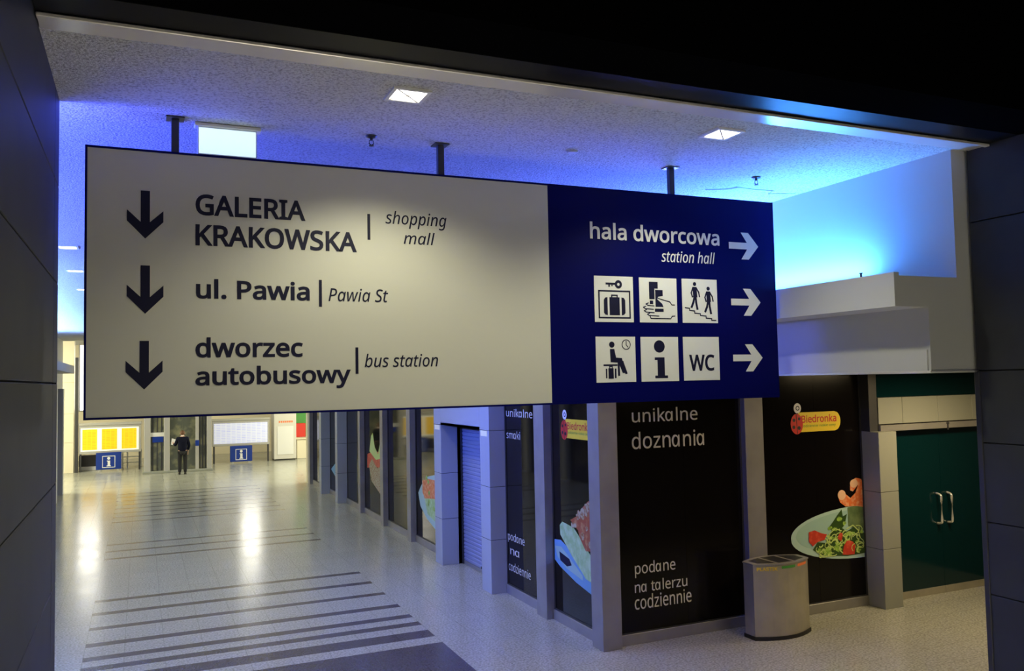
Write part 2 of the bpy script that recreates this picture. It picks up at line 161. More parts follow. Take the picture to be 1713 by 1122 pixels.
# letter outlines (pairs of x, y in thousandths): advance, contours
GLYPHS = {"r":{"T":[392,[[226,0,165,0,165,427,15,427,15,480,376,480,376,427,226,427]]],".":[180,[[89,-9,74,-7,60,1,51,15,48,36,51,57,60,71,74,79,89,81,106,79,119,71,129,57,132,36,129,15,119,1,106,-7]]],"A":[430,[[0,0,187,482,242,482,428,0,366,0,308,148,118,148,61,0],[138,202,290,202,236,347,230,367,221,396,214,419,203,378,193,347]]],"B":[437,[[65,0,65,480,202,480,281,473,338,453,373,417,384,361,378,322,361,290,332,268,293,255,293,251,322,244,348,234,369,218,386,197,397,170,400,136,389,79,356,36,303,9,234,0],[126,275,214,275,266,280,299,295,316,320,322,354,315,388,294,411,258,424,205,428,126,428],[126,51,222,51,276,57,311,76,330,105,336,141,329,175,310,202,274,219,218,225,126,225]]],"C":[424,[[261,-7,194,1,139,24,96,60,65,109,47,170,41,240,48,309,67,368,100,418,146,455,203,478,271,486,342,479,404,458,379,407,330,425,302,431,271,433,223,427,182,410,149,381,116,320,105,240,115,160,146,98,178,69,219,52,270,46,330,52,385,65,385,13,329,-2]]],"E":[374,[[65,0,65,480,333,480,333,426,126,426,126,277,321,277,321,224,126,224,126,53,333,53,333,0]]],"G":[489,[[271,-7,202,1,145,23,100,59,67,108,48,169,41,240,48,310,71,370,107,419,155,456,217,479,289,486,329,484,366,479,400,470,433,458,410,406,352,425,320,431,286,433,233,427,188,410,152,381,116,320,104,240,109,186,123,139,146,100,181,70,226,52,285,46,338,49,379,57,379,199,273,199,273,253,439,253,439,18,400,7,361,-1,318,-5]]],"I":[228,[[27,0,27,35,83,48,83,431,27,445,27,480,200,480,200,445,144,431,144,48,200,35,200,0]]],"K":[415,[[65,0,65,480,126,480,126,243,167,289,208,334,338,480,408,480,218,271,416,0,345,0,175,229,126,186,126,0]]],"L":[352,[[65,0,65,480,126,480,126,54,335,54,335,0]]],"O":[524,[[263,-7,194,1,139,24,96,61,65,111,47,171,41,241,47,310,65,370,96,419,139,456,195,479,263,487,329,479,384,456,427,420,458,370,477,310,484,240,477,171,458,110,427,61,384,24,329,1],[263,46,312,51,352,69,382,98,410,159,420,240,410,321,382,382,352,411,313,428,263,434,214,428,174,411,143,382,114,321,105,240,114,159,143,98,173,69,213,51]]],"P":[406,[[65,0,65,480,192,480,273,470,329,443,361,398,372,338,368,300,354,264,330,233,294,208,245,192,181,187,126,187,126,0],[126,238,174,238,234,244,276,261,301,290,310,336,302,376,280,405,242,422,187,428,126,428]]],"R":[417,[[65,0,65,480,197,480,275,471,329,446,361,403,372,343,369,308,358,279,342,256,322,239,300,225,276,215,408,0,337,0,221,198,126,198,126,0],[126,249,197,249,248,255,283,272,303,301,310,340,303,381,281,407,245,422,194,427,126,427]]],"S":[369,[[166,-7,127,-5,91,-1,60,7,34,16,34,74,94,54,131,48,169,46,216,51,249,66,270,91,277,123,274,145,267,163,253,178,232,192,164,222,110,246,72,276,48,314,40,364,45,400,60,429,83,454,114,471,151,483,193,486,231,484,266,479,297,470,326,459,307,408,253,426,223,431,192,433,153,428,124,414,107,392,101,363,104,341,111,323,125,308,144,294,206,267,245,251,278,233,303,214,322,191,333,163,337,128,326,72,291,29,236,2]]],"W":[624,[[135,0,8,480,71,480,146,187,160,127,169,73,179,130,194,190,279,480,341,480,429,188,445,127,455,73,465,127,479,187,553,480,616,480,488,0,427,0,334,314,323,353,314,388,310,409,303,372,287,312,196,0]]],"a":[377,[[144,-7,100,0,63,19,39,52,31,100,41,148,73,183,127,206,203,215,265,217,265,238,260,277,245,301,222,314,190,318,163,316,136,310,89,291,71,335,96,347,126,357,159,364,193,366,251,359,291,337,314,300,322,245,322,0,279,0,268,51,265,51,241,25,216,7,185,-3],[158,41,200,47,234,66,256,98,264,144,264,176,211,174,154,167,118,152,98,130,92,99,97,73,110,55,132,44]]],"b":[413,[[228,-7,189,-3,158,9,134,26,116,46,111,46,99,0,57,0,57,510,116,510,116,386,115,344,113,312,116,312,134,333,158,351,189,362,228,366,288,354,335,319,366,261,376,180,366,99,335,40,288,5],[219,42,261,51,291,78,309,121,315,181,309,240,291,283,260,308,218,317,169,309,138,284,122,242,116,182,116,179,122,121,138,78,169,51]]],"c":[323,[[201,-7,156,-2,117,13,83,38,58,73,42,120,37,178,42,238,59,286,85,322,119,347,160,362,206,367,259,361,300,347,282,298,244,310,204,315,158,306,125,281,105,238,98,179,105,121,124,79,156,53,201,44,229,46,253,50,294,65,294,13,254,-2]]],"d":[413,[[185,-7,124,5,77,40,47,98,37,179,47,261,78,319,125,355,185,367,223,363,254,351,278,334,297,314,301,314,299,339,297,367,297,510,356,510,356,0,308,0,300,48,297,48,278,27,254,9,223,-3],[194,42,243,50,274,74,292,113,298,168,298,179,292,238,275,282,244,309,193,318,152,308,122,280,104,235,98,178,104,121,122,78,152,51]]],"e":[378,[[210,-7,162,-2,120,14,85,40,59,76,42,122,37,177,42,232,57,279,81,316,112,344,151,361,196,367,239,362,276,347,305,322,327,290,340,250,345,204,345,169,98,169,107,115,129,76,165,52,213,44,245,45,274,50,328,69,328,17,274,-1,245,-5],[99,216,283,216,277,257,262,290,234,311,195,318,158,312,129,291,109,259]]],"g":[413,[[195,-161,123,-155,65,-138,65,-84,125,-105,198,-112,240,-105,271,-85,291,-53,298,-11,298,3,298,27,300,48,297,48,268,17,231,-1,185,-7,123,6,76,42,47,101,37,179,47,256,76,316,123,354,185,367,219,363,249,353,275,336,298,312,301,312,309,360,356,360,356,-6,346,-74,317,-122,267,-151],[194,42,241,49,273,71,292,109,298,165,298,179,292,243,273,285,240,309,193,317,153,308,123,281,104,237,98,179,104,120,123,77,153,50]]],"h":[415,[[57,0,57,510,116,510,116,361,113,310,117,310,137,334,164,352,195,362,229,366,287,358,328,335,352,294,361,234,361,0,302,0,302,230,293,278,266,307,222,317,171,309,139,283,122,242,116,186,116,0]]],"i":[173,[[87,420,74,422,62,429,55,441,52,457,55,474,62,486,74,493,87,495,100,493,111,486,119,474,122,457,119,441,111,429,100,422],[57,0,57,360,116,360,116,0]]],"j":[173,[[87,420,74,422,62,429,55,441,52,457,55,474,62,486,74,493,87,495,100,493,111,486,119,474,122,457,119,441,111,429,100,422],[15,-161,-15,-159,-37,-153,-37,-105,-16,-110,7,-112,27,-109,43,-100,54,-83,57,-56,57,360,116,360,116,-54,110,-99,92,-133,61,-154]]],"k":[358,[[57,0,57,510,116,510,116,244,115,216,113,185,116,185,128,201,144,221,158,238,273,360,343,360,197,206,353,0,281,0,156,168,116,132,116,0]]],"l":[173,[[57,0,57,510,116,510,116,0]]],"m":[627,[[57,0,57,360,105,360,113,311,117,311,137,336,162,353,192,363,223,367,273,360,310,340,333,306,336,306,358,333,386,352,418,363,452,367,505,359,543,335,566,295,574,234,574,0,515,0,515,232,507,279,483,308,442,317,397,309,367,287,350,250,345,199,345,0,286,0,286,232,278,279,253,308,212,317,166,309,137,283,121,242,116,187,116,0]]],"n":[415,[[57,0,57,360,105,360,113,311,117,311,138,336,165,353,197,363,230,367,287,359,328,335,352,295,361,234,361,0,302,0,302,230,293,278,266,307,222,317,171,309,139,283,122,242,116,187,116,0]]],"o":[406,[[202,-7,157,-1,117,15,84,42,58,79,42,125,37,181,48,260,82,318,135,355,204,367,250,361,290,345,324,318,349,282,365,236,370,181,359,101,325,42,271,6],[203,42,251,52,283,80,303,123,309,181,303,238,283,281,251,308,203,317,155,308,123,281,104,238,98,181,104,123,123,80,156,52]]],"p":[413,[[57,-161,57,360,105,360,113,311,116,311,135,333,158,351,189,363,228,367,288,355,335,320,366,262,376,181,366,100,335,41,288,5,228,-7,190,-3,159,9,135,26,116,46,112,46,115,17,116,-13,116,-161],[219,42,249,47,273,60,291,82,305,110,312,143,315,181,309,237,291,280,261,308,218,317,171,309,140,286,123,247,116,192,116,181,122,122,138,78,169,51]]],"r":[278,[[57,0,57,360,105,360,112,294,115,294,135,322,160,345,190,361,225,367,247,366,267,363,260,308,241,312,221,313,194,309,169,298,147,280,131,256,120,226,116,192,116,0]]],"s":[322,[[148,-7,113,-5,83,-1,57,7,35,16,35,70,87,50,118,43,149,41,188,45,214,55,229,72,234,94,233,107,227,118,217,129,200,140,146,164,86,191,64,206,48,223,38,244,34,271,44,312,72,342,115,360,169,367,201,365,231,360,284,343,264,296,216,312,191,317,165,318,133,315,110,307,95,293,91,275,93,261,99,249,111,239,129,229,183,206,242,180,263,165,279,147,288,126,291,99,282,53,253,20,207,0]]],"t":[242,[[167,-7,140,-4,115,3,94,16,77,37,65,66,62,105,62,314,11,314,11,343,62,366,86,443,121,443,121,360,225,360,225,314,121,314,121,106,125,77,137,57,155,46,177,42,205,44,228,49,228,4,201,-4]]],"u":[415,[[184,-7,127,1,86,25,61,65,53,124,53,360,113,360,113,128,122,81,148,52,193,42,243,51,276,76,293,117,299,173,299,360,358,360,358,0,310,0,301,48,298,48,277,23,250,6,218,-3]]],"w":[528,[[106,1,7,361,69,361,118,169,132,110,142,61,144,61,151,89,159,125,169,158,232,361,297,361,359,158,373,108,383,62,385,62,395,108,410,169,460,361,520,361,420,1,351,1,289,203,274,258,265,299,262,299,253,258,238,203,173,1]]],"y":[342,[[56,-161,28,-160,7,-156,7,-109,25,-111,47,-113,75,-108,97,-95,114,-75,127,-49,146,-1,1,360,64,360,142,155,160,104,172,57,175,57,187,101,206,156,279,360,343,360,187,-50,166,-96,139,-131,103,-154]]],"z":[316,[[26,0,26,39,220,314,38,314,38,360,285,360,285,316,94,46,289,46,289,0]]]},"i":{"P":[381,[[28,0,129,480,237,480,304,471,348,445,373,405,381,355,375,305,357,263,327,230,261,198,170,187,127,187,87,0],[138,238,179,238,237,245,282,266,310,301,320,353,314,387,297,410,269,423,229,428,178,428]]],"S":[339,[[124,-7,91,-5,63,-1,37,5,13,15,13,74,61,54,91,48,125,46,154,48,181,55,204,67,222,84,233,106,237,134,233,159,219,180,195,200,158,224,112,256,95,274,82,294,73,319,71,347,76,388,92,423,117,450,149,470,187,482,228,486,264,484,294,479,322,470,349,458,326,407,282,425,256,431,228,433,191,428,161,412,141,386,134,351,136,333,142,317,151,304,165,292,203,267,254,233,273,215,288,194,297,169,300,139,288,76,252,30,196,3]]],"a":[382,[[130,-7,91,1,59,25,39,63,32,116,36,165,45,212,61,255,82,292,108,323,138,347,172,362,209,367,241,362,267,348,286,328,300,304,303,304,324,360,369,360,293,0,246,0,255,66,252,66,227,39,198,15,166,-1],[149,42,174,47,198,60,220,82,241,109,258,142,271,179,278,215,279,245,275,274,262,297,241,312,215,317,190,313,167,301,146,281,128,256,113,225,102,191,95,154,93,115,96,83,107,60,125,47]]],"b":[389,[[181,-7,148,-2,122,12,102,32,89,55,85,55,63,0,19,0,127,510,186,510,161,390,150,345,140,309,136,293,138,293,164,320,191,344,222,361,257,366,297,358,329,335,349,297,356,244,353,196,344,150,329,107,309,70,284,38,254,14,219,-2],[176,42,202,47,225,59,246,79,263,105,277,136,287,171,293,207,296,244,289,285,270,309,238,317,216,313,193,301,171,281,150,256,133,225,119,191,110,154,107,115,112,86,124,62,146,47]]],"g":[389,[[125,-161,93,-160,64,-155,38,-147,17,-138,17,-84,37,-94,64,-103,94,-110,123,-112,161,-107,191,-92,214,-65,229,-25,235,1,244,38,252,66,249,66,225,39,197,15,166,-1,130,-7,91,1,59,25,39,63,32,116,35,164,44,210,59,253,80,290,105,322,135,346,170,362,209,367,242,362,267,348,287,328,300,304,303,304,325,360,370,360,288,-21,266,-86,231,-129,184,-153],[150,42,173,47,195,59,217,79,237,104,255,135,268,169,277,206,279,244,276,274,264,297,244,312,214,317,188,313,165,300,144,280,126,254,112,223,101,189,95,152,93,115,99,75,118,50]]],"h":[389,[[19,0,127,510,186,510,157,378,147,336,136,293,139,293,169,326,188,342,209,355,233,363,261,366,298,360,327,343,345,314,351,274,349,248,344,219,297,0,238,0,285,226,291,270,289,290,280,305,266,314,244,317,221,313,195,301,170,280,146,250,126,208,111,155,78,0]]],"i":[174,[[143,420,130,422,120,428,113,438,111,451,113,468,121,482,134,491,150,494,174,487,181,464,178,446,169,431,157,423],[19,0,95,360,154,360,78,0]]],"l":[173,[[18,0,127,510,186,510,77,0]]],"m":[588,[[19,0,95,360,144,360,136,293,140,293,168,327,186,343,206,355,229,364,255,367,288,361,312,346,328,320,336,287,339,287,371,325,391,342,412,355,436,364,463,367,500,361,527,344,544,316,550,278,548,248,543,219,496,0,437,0,485,226,490,252,491,273,488,291,480,305,466,314,445,317,423,313,399,301,376,280,354,251,335,212,321,163,287,0,228,0,275,226,281,270,279,290,271,305,258,314,238,317,215,313,191,301,167,280,145,250,126,208,111,155,78,0]]],"n":[389,[[16,-2,93,362,146,362,138,296,169,329,187,345,209,357,233,366,261,369,299,363,329,345,347,316,353,278,351,246,346,218,298,-2,235,-2,283,226,288,252,290,272,285,296,270,310,244,315,221,311,196,299,171,279,148,248,128,208,113,154,79,-2]]],"o":[378,[[167,-5,111,4,68,32,41,76,32,133,35,174,44,216,58,255,78,290,103,320,134,344,171,360,212,365,268,355,311,327,338,283,347,226,344,185,335,144,321,105,301,69,276,39,245,15,209,0],[170,44,201,49,228,66,252,94,270,131,282,177,286,232,284,252,279,272,270,289,256,303,237,313,213,316,178,309,149,290,125,261,107,223,96,179,92,131,97,94,112,66,137,49]]],"p":[389,[[-15,-161,95,360,144,360,136,293,138,293,163,320,191,344,223,361,259,366,298,358,329,335,349,297,356,243,353,195,344,149,329,107,309,69,284,37,254,13,219,-2,181,-7,148,-2,122,12,103,32,89,55,85,55,82,25,77,-6,44,-161],[176,42,202,47,225,59,246,79,263,105,277,136,287,171,293,207,296,244,289,285,270,309,238,317,216,313,193,301,171,281,150,256,133,226,119,191,110,154,107,115,112,86,124,62,146,47]]],"s":[290,[[104,-7,73,-5,47,0,3,16,3,71,47,51,74,44,102,42,137,46,163,57,178,75,183,98,180,116,171,131,152,145,123,163,89,185,65,208,51,233,46,265,54,306,79,338,118,360,168,367,200,365,229,359,277,342,258,295,219,310,195,315,168,317,142,314,122,303,109,288,105,268,108,252,117,237,134,223,164,205,196,185,221,164,238,138,244,104,234,56,206,21,161,0]]],"t":[223,[[124,-7,91,-2,63,11,44,35,38,72,40,94,44,120,85,315,30,315,35,342,95,367,137,442,172,442,154,360,244,360,235,315,145,315,103,119,99,99,97,79,99,64,106,52,117,44,133,42,156,44,181,50,181,5,156,-3]]],"u":[389,[[127,-7,90,-1,61,16,43,44,37,83,39,112,44,140,91,360,151,360,103,134,97,89,99,69,108,55,122,45,144,42,167,46,193,58,219,79,243,110,263,152,278,205,311,360,369,360,293,0,244,0,252,66,248,66,219,33,200,18,179,5,155,-4]]],"w":[486,[[53,0,38,360,96,360,101,168,101,101,99,52,101,52,114,85,130,123,145,156,240,360,304,360,315,167,317,110,316,52,318,52,340,112,370,183,449,360,511,360,345,0,273,0,263,195,262,246,263,303,260,303,242,257,217,201,123,0]]]}}
# ------------------------------------------------------------------ mesh building
def wloc(o):
    v = Vector((0, 0, 0))
    while o is not None:
        v += o.location; o = o.parent
    return v
class MB:
    def __init__(s): s.bm = bmesh.new(); s.mi = 0
    def face(s, pts):
        f = s.bm.faces.new([s.bm.verts.new(p) for p in pts]); f.material_index = s.mi; return f
    def box(s, x0, x1, y0, y1, z0, z1, bevel=0.0, seg=1):
        vs = [s.bm.verts.new(p) for p in ((x0,y0,z0),(x1,y0,z0),(x1,y1,z0),(x0,y1,z0),(x0,y0,z1),(x1,y0,z1),(x1,y1,z1),(x0,y1,z1))]
        fs = [s.bm.faces.new([vs[i] for i in q]) for q in ((3,2,1,0),(4,5,6,7),(0,1,5,4),(1,2,6,5),(2,3,7,6),(3,0,4,7))]
        for f in fs: f.material_index = s.mi
        if bevel:
            es = {e for f in fs for e in f.edges}
            r = bmesh.ops.bevel(s.bm, geom=list(es), offset=bevel, segments=seg, affect='EDGES', profile=0.5)
            for f in r['faces']: f.material_index = s.mi
        return s
    def tube(s, pts, r, n=10, cap=True):
        pts = [Vector(p) for p in pts]; rings = []
        rr = r if isinstance(r, (list, tuple)) else [r]*len(pts)
        for i, p in enumerate(pts):
            d = (pts[min(i+1, len(pts)-1)] - pts[max(i-1, 0)]).normalized()
            a = d.cross(Vector((0, 0, 1)));
            if a.length < 1e-4: a = Vector((1, 0, 0))
            a.normalize(); b = d.cross(a)
            rings.append([s.bm.verts.new(p + (a*math.cos(t*2*math.pi/n) + b*math.sin(t*2*math.pi/n))*rr[i]) for t in range(n)])
        for i in range(len(rings)-1):
            for t in range(n):
                f = s.bm.faces.new((rings[i][t], rings[i][(t+1)%n], rings[i+1][(t+1)%n], rings[i+1][t])); f.material_index = s.mi; f.smooth = n > 6
        if cap:
            for q in (rings[0][::-1], rings[-1]):
                f = s.bm.faces.new(q); f.material_index = s.mi
        return s
    def prism(s, pts, axis, a0, a1):
        """outline in the two other axes, extruded along axis from a0 to a1"""
        def P(u, v, a): return {'x': (a, u, v), 'y': (u, a, v), 'z': (u, v, a)}[axis]
        A = [s.bm.verts.new(P(u, v, a0)) for u, v in pts]; B = [s.bm.verts.new(P(u, v, a1)) for u, v in pts]
        n = len(pts); fs = [s.bm.faces.new(A), s.bm.faces.new(B[::-1])]
        for i in range(n): fs.append(s.bm.faces.new((A[(i+1)%n], A[i], B[i], B[(i+1)%n])))
        for f in fs: f.material_index = s.mi
        return s
    def ell(s, c, r, nu=16, nv=10):
        q = bmesh.ops.create_uvsphere(s.bm, u_segments=nu, v_segments=nv, radius=1.0)
        for v in q['verts']: v.co = Vector(c) + Vector((v.co.x*r[0], v.co.y*r[1], v.co.z*r[2]))
        for f in {f for v in q['verts'] for f in v.link_faces}: f.material_index = s.mi; f.smooth = True
        return s
    def build(s, name, m, parent=None, label=None):
        me = bpy.data.meshes.new(name)
        bmesh.ops.recalc_face_normals(s.bm, faces=s.bm.faces[:])
        o = bpy.data.objects.new(name, me)
        if parent is not None:
            bmesh.ops.translate(s.bm, verts=s.bm.verts[:], vec=-wloc(parent)); o.parent = parent
        s.bm.to_mesh(me); s.bm.free()
        for k in (m if isinstance(m, (list, tuple)) else [m]): me.materials.append(M[k])
        COL.objects.link(o)
        if label: o['label'] = label
        return o
class Pl:
    """flat drawing plane standing in the scene: origin, u and v axes, facing n"""
    def __init__(s, o, u, v, n): s.o, s.u, s.v, s.n = Vector(o), Vector(u), Vector(v), Vector(n)
    def p(s, a, b, d=0.0): return s.o + s.u*a + s.v*b + s.n*d
def oriented(pts):
    A = sum(pts[i][0]*pts[(i+1)%len(pts)][1] - pts[(i+1)%len(pts)][0]*pts[i][1] for i in range(len(pts)))
    return pts if A > 0 else pts[::-1]
class Draw:
    """thin cut-vinyl shapes (0.6 mm) on a plane, all in one mesh"""
    T = 0.0006
    def __init__(s, pl, d=0.0012): s.pl, s.d, s.mb = pl, d, MB()
    def poly(s, pts):
        pts = oriented(list(pts)); bm = s.mb.bm; n = len(pts)
        s.d += 0.00001                              # overlapping cut pieces lie one on the other
        A = [bm.verts.new(s.pl.p(u, v, s.d)) for u, v in pts]; B = [bm.verts.new(s.pl.p(u, v, s.d + s.T)) for u, v in pts]
        fs = [bm.faces.new(A[::-1]), bm.faces.new(B)]
        for i in range(n): fs.append(bm.faces.new((A[i], A[(i+1)%n], B[(i+1)%n], B[i])))
        for f in fs: f.material_index = s.mb.mi
        return s
    def rect(s, u0, v0, u1, v1): return s.poly([(u0, v0), (u1, v0), (u1, v1), (u0, v1)])
    def circ(s, u, v, r, r2=None, n=24, rot=0):
        r2 = r2 or r; c, q = math.cos(rot), math.sin(rot); out = []
        for i in range(n):
            a, b = r*math.cos(i*2*math.pi/n), r2*math.sin(i*2*math.pi/n); out.append((u + a*c - b*q, v + a*q + b*c))
        return s.poly(out)
    def line(s, pts, w):
        for (a, b), (c, d) in zip(pts, pts[1:]):
            L = math.hypot(c-a, d-b) or 1e-6; nx, ny = -(d-b)/L*w/2, (c-a)/L*w/2; ex, ey = (c-a)/L*w*0.4, (d-b)/L*w*0.4
            s.poly([(a+nx-ex, b+ny-ey), (a-nx-ex, b-ny-ey), (c-nx+ex, d-ny+ey), (c+nx+ex, d+ny+ey)])
        return s
    def ring(s, u, v, r, w, n=24):
        pts = [(u + r*math.cos(i*2*math.pi/n), v + r*math.sin(i*2*math.pi/n)) for i in range(n+1)]
        return s.line(pts, w)
    def build(s, name, m, parent, label=None): return s.mb.build(name, m, parent, label)
def fatten(q, w):
    """move a contour outwards by w (glyph ink lies to the right of the contour)"""
    r = []
    for p in q:
        if r and math.hypot(p[0]-r[-1][0], p[1]-r[-1][1]) < 0.013: r[-1] = (0.5*(p[0]+r[-1][0]), 0.5*(p[1]+r[-1][1]))
        else: r.append(p)
    q = r; n = len(q); out = []
    for i in range(n):
        a, p, b = q[i-1], q[i], q[(i+1) % n]
        n1 = Vector((-(p[1]-a[1]), p[0]-a[0])).normalized(); n2 = Vector((-(b[1]-p[1]), b[0]-p[0])).normalized()
        m = n1 + n2; k = max(0.45, 0.5*m.dot(m))
        out.append((p[0] + m.x*w/k, p[1] + m.y*w/k) if m.length > 0.2 else (p[0] + n1.x*w, p[1] + n1.y*w))
    return out
def text(pl, body, u0, u1, v0, v1, name, m, parent, style='r', offset=0.0, d=0.0018, label=None):
    """lettering cut to the given ink box on the plane; style r roman, i italic, p roman with round single-storey a"""
    x = 0.0; vs, fs = [], []
    for ch in body:
        if ch == ' ': x += 0.175; continue
        adv, outl = GLYPHS['i' if style == 'i' or (style == 'p' and ch == 'a') else 'r'][ch]
        co, ed = [], []
        for o in outl:
            q = [(o[2*k]*0.001, o[2*k+1]*0.001) for k in range(len(o)//2)]
            if offset: q = fatten(q, offset)
            n0 = len(co); n = len(q)
            co += [Vector((x + gx - (gy*0.2126 if style == 'p' and ch == 'a' else 0), gy)) for gx, gy in q]
            ed += [(n0 + k, n0 + (k+1) % n) for k in range(n)]
        r = delaunay_2d_cdt(co, ed, [], 0, 1e-6); P = r[0]
        n0 = len(vs); vs += [(v.x, v.y, 0) for v in P]
        for f in r[2]:
            cx, cy = sum(P[k].x for k in f)/3, sum(P[k].y for k in f)/3; wnd = 0
            for a, b in ed:
                a, b = co[a], co[b]
                if (a.y > cy) != (b.y > cy) and a.x + (cy-a.y)/(b.y-a.y)*(b.x-a.x) > cx: wnd += 1 if b.y > a.y else -1
            if wnd: fs.append([n0 + k for k in f])
        x += adv*0.001
    me = bpy.data.meshes.new(name); me.from_pydata(vs, [], fs); me.update()
    xs = [v.co.x for v in me.vertices]; ys = [v.co.y for v in me.vertices]
    a0, a1, b0, b1 = min(xs), max(xs), min(ys), max(ys); off = wloc(parent)
    for v in me.vertices:
        v.co = pl.p(u0 + (v.co.x-a0)/(a1-a0)*(u1-u0), v0 + (v.co.y-b0)/(b1-b0)*(v1-v0), d) - off
    me.materials.clear(); me.materials.append(M[m]); me.name = name
    for p in me.polygons: p.material_index = 0
    o = bpy.data.objects.new(name, me); o.parent = parent; COL.objects.link(o)
    if label: o['label'] = label
    return o
def thing(name, label, cat, loc=(0, 0, 0), group=None):
    o = bpy.data.objects.new(name, None); COL.objects.link(o); o.location = loc; o.empty_display_size = 0.1
    o['label'] = label; o['category'] = cat
    if group: o['group'] = group
    return o
def tag(o, label, cat, group=None):
    o['label'] = label; o['category'] = cat
    if group: o['group'] = group
    return o
def struct(mb, name, m):
    o = mb.build(name, m); o['kind'] = 'structure'; return o
def sroot(name, loc=(0, 0, 0)):
    o = bpy.data.objects.new(name, None); COL.objects.link(o); o.location = loc; o['kind'] = 'structure'; o.empty_display_size = 0.1; return o

# ------------------------------------------------------------------ floor with inlaid dark stone stripes
SX0, SX1 = -0.645, 3.567
bands = [(7.9, 10.48), (10.76, 11.08), (11.34, 11.52), (11.755, 11.935), (12.38, 12.56), (13.205, 13.365), (14.03, 14.20), (14.86, 15.02),
         (18.42, 18.57), (19.24, 19.38), (20.06, 20.19), (23.32, 23.47), (24.18, 24.33), (25.0, 25.15), (25.84, 26.0), (26.7, 26.86), (27.6, 27.76), (28.5, 28.66), (29.35, 29.5)]
b = MB()
FX = [-9.0, SX0, SX1, 13.0]
ys = [-3.0]
for a, c in bands: ys += [a, c]
ys.append(45.0)
grid = [[b.bm.verts.new((x, y, 0)) for x in FX] for y in ys]
for j in range(len(ys)-1):
    for i in range(3):
        f = b.bm.faces.new((grid[j][i], grid[j][i+1], grid[j+1][i+1], grid[j+1][i])); f.material_index = 1 if (i == 1 and j % 2 == 1) else 0
struct(b, 'floor', ['floor', 'stripe'])

# ------------------------------------------------------------------ near walls framing the opening
def panel_wall(mb, axis_x, face, back, ycols, zrows, gap=0.007, t=0.025):
    """cladding panels facing +-X with open seams over a dark core"""
    s = 1 if face > back else -1
    mb.mi = 1
    mb.box(min(face - s*t, back), max(face - s*t, back), ycols[0], ycols[-1], zrows[0], zrows[-1])
    mb.mi = 0
    for y0, y1 in zip(ycols, ycols[1:]):
        for z0, z1 in zip(zrows, zrows[1:]):
            mb.box(min(face, face - s*t), max(face, face - s*t), y0 + gap/2, y1 - gap/2, z0 + gap/2, z1 - gap/2, 0.003)
b = MB()
zr = [0, 0.79, 1.31, 1.825, 2.338, 2.855, 3.38, 3.91, 4.43, 4.95, 5.5, 6.1, 6.9]
panel_wall(b, 0, -0.405, -2.3, [-3.0, 1.0, 4.82, 5.06], zr)
b.box(-2.3, -0.408, 5.05, 5.075, 0, 4.90)
struct(b, 'wall_left', ['cladding', 'seam'])
b = MB()
zr2 = [0, 0.79, 1.30, 1.82, 2.31, 2.853, 3.352, 4.39, 6.9]
panel_wall(b, 0, 5.33, 6.2, [-3.0, 1.0, 4.06], zr2)
struct(b, 'wall_right', ['cladding', 'seam'])
# corner bead of the right wall
struct(MB().box(5.322, 5.345, 4.035, 4.075, 0, 3.34, 0.004), 'trim_1', 'brushed_dark')

# fascia over the opening: black beam, glossy soffit, aluminium edge trim
struct(MB().box(-2.3, 6.2, 3.30, 3.655, 4.908, 6.9), 'wall_front', 'black')
struct(MB().box(-0.40, 5.32, 3.657, 3.866, 4.905, 4.99), 'trim_2', 'gloss')
b = MB()
b.box(-0.40, 5.32, 3.868, 3.905, 4.885, 4.902, 0.003)
b.box(-0.40, 5.32, 3.905, 4.030, 4.894, 4.91, 0.002)
b.mi = 1
b.box(-0.40, 5.32, 4.030, 4.045, 4.904, 4.935)
struct(b, 'trim_3', ['trim', 'seam'])
struct(MB().box(-2.3, 6.2, -3.0, 3.3, 6.85, 6.9), 'ceiling_near', 'black')
# corridor ceiling
b = MB(); b.box(-2.32, 5.75, 4.045, 30.7, ZC, ZC + 0.2)
struct(b, 'ceiling', 'ceiling')

# right bulkhead: recessed upper wall, projecting cove box, lower recess
b = MB()
prof = [(5.203, ZC), (5.203, 4.00), (4.604, 4.00), (4.604, 3.792), (4.914, 3.792), (4.914, 3.357), (5.90, 3.357), (5.90, ZC)]
b.prism(prof, 'y', 4.08, 9.15)
b.box(4.604, 4.650, 4.08, 9.15, 4.00, 4.022)
b.box(4.902, 4.914, 4.10, 9.15, 3.357, 3.50)
struct(b, 'wall_right_bulkhead', 'plaster')
struct(MB().box(4.895, 5.93, 4.07, 9.15, 3.340, 3.357, 0.003), 'trim_4', 'trim')
# left facade and bulkhead of the corridor (behind the left wall)
b = MB(); b.box(-2.6, -2.3, 5.075, 30.7, 3.36, ZC); b.box(-2.3, -1.80, 5.08, 28.0, 3.80, 3.98); b.box(-1.84, -1.80, 5.08, 28.0, 3.98, 4.02)
for y in (7, 10, 13, 16, 19, 22, 25, 28, 30.3): b.box(-2.6, -2.25, y, y+0.4, 0, 3.36)
b.mi = 1; b.box(-2.6, -2.42, 5.075, 30.7, 0, 3.36)
struct(b, 'wall_left_corridor', ['plaster', 'film'])
# ceiling over the side passage, end wall of it
struct(MB().box(5.93, 13.0, 4.08, 9.15, 3.40, 3.50), 'ceiling_passage', 'hallceil')
struct(MB().box(12.6, 13.0, 4.06, 9.15, 0, 3.40), 'wall_passage_end', 'cladding')
struct(MB().box(6.2, 13.0, 3.80, 4.08, 0, 3.40), 'wall_passage_near', 'cladding')

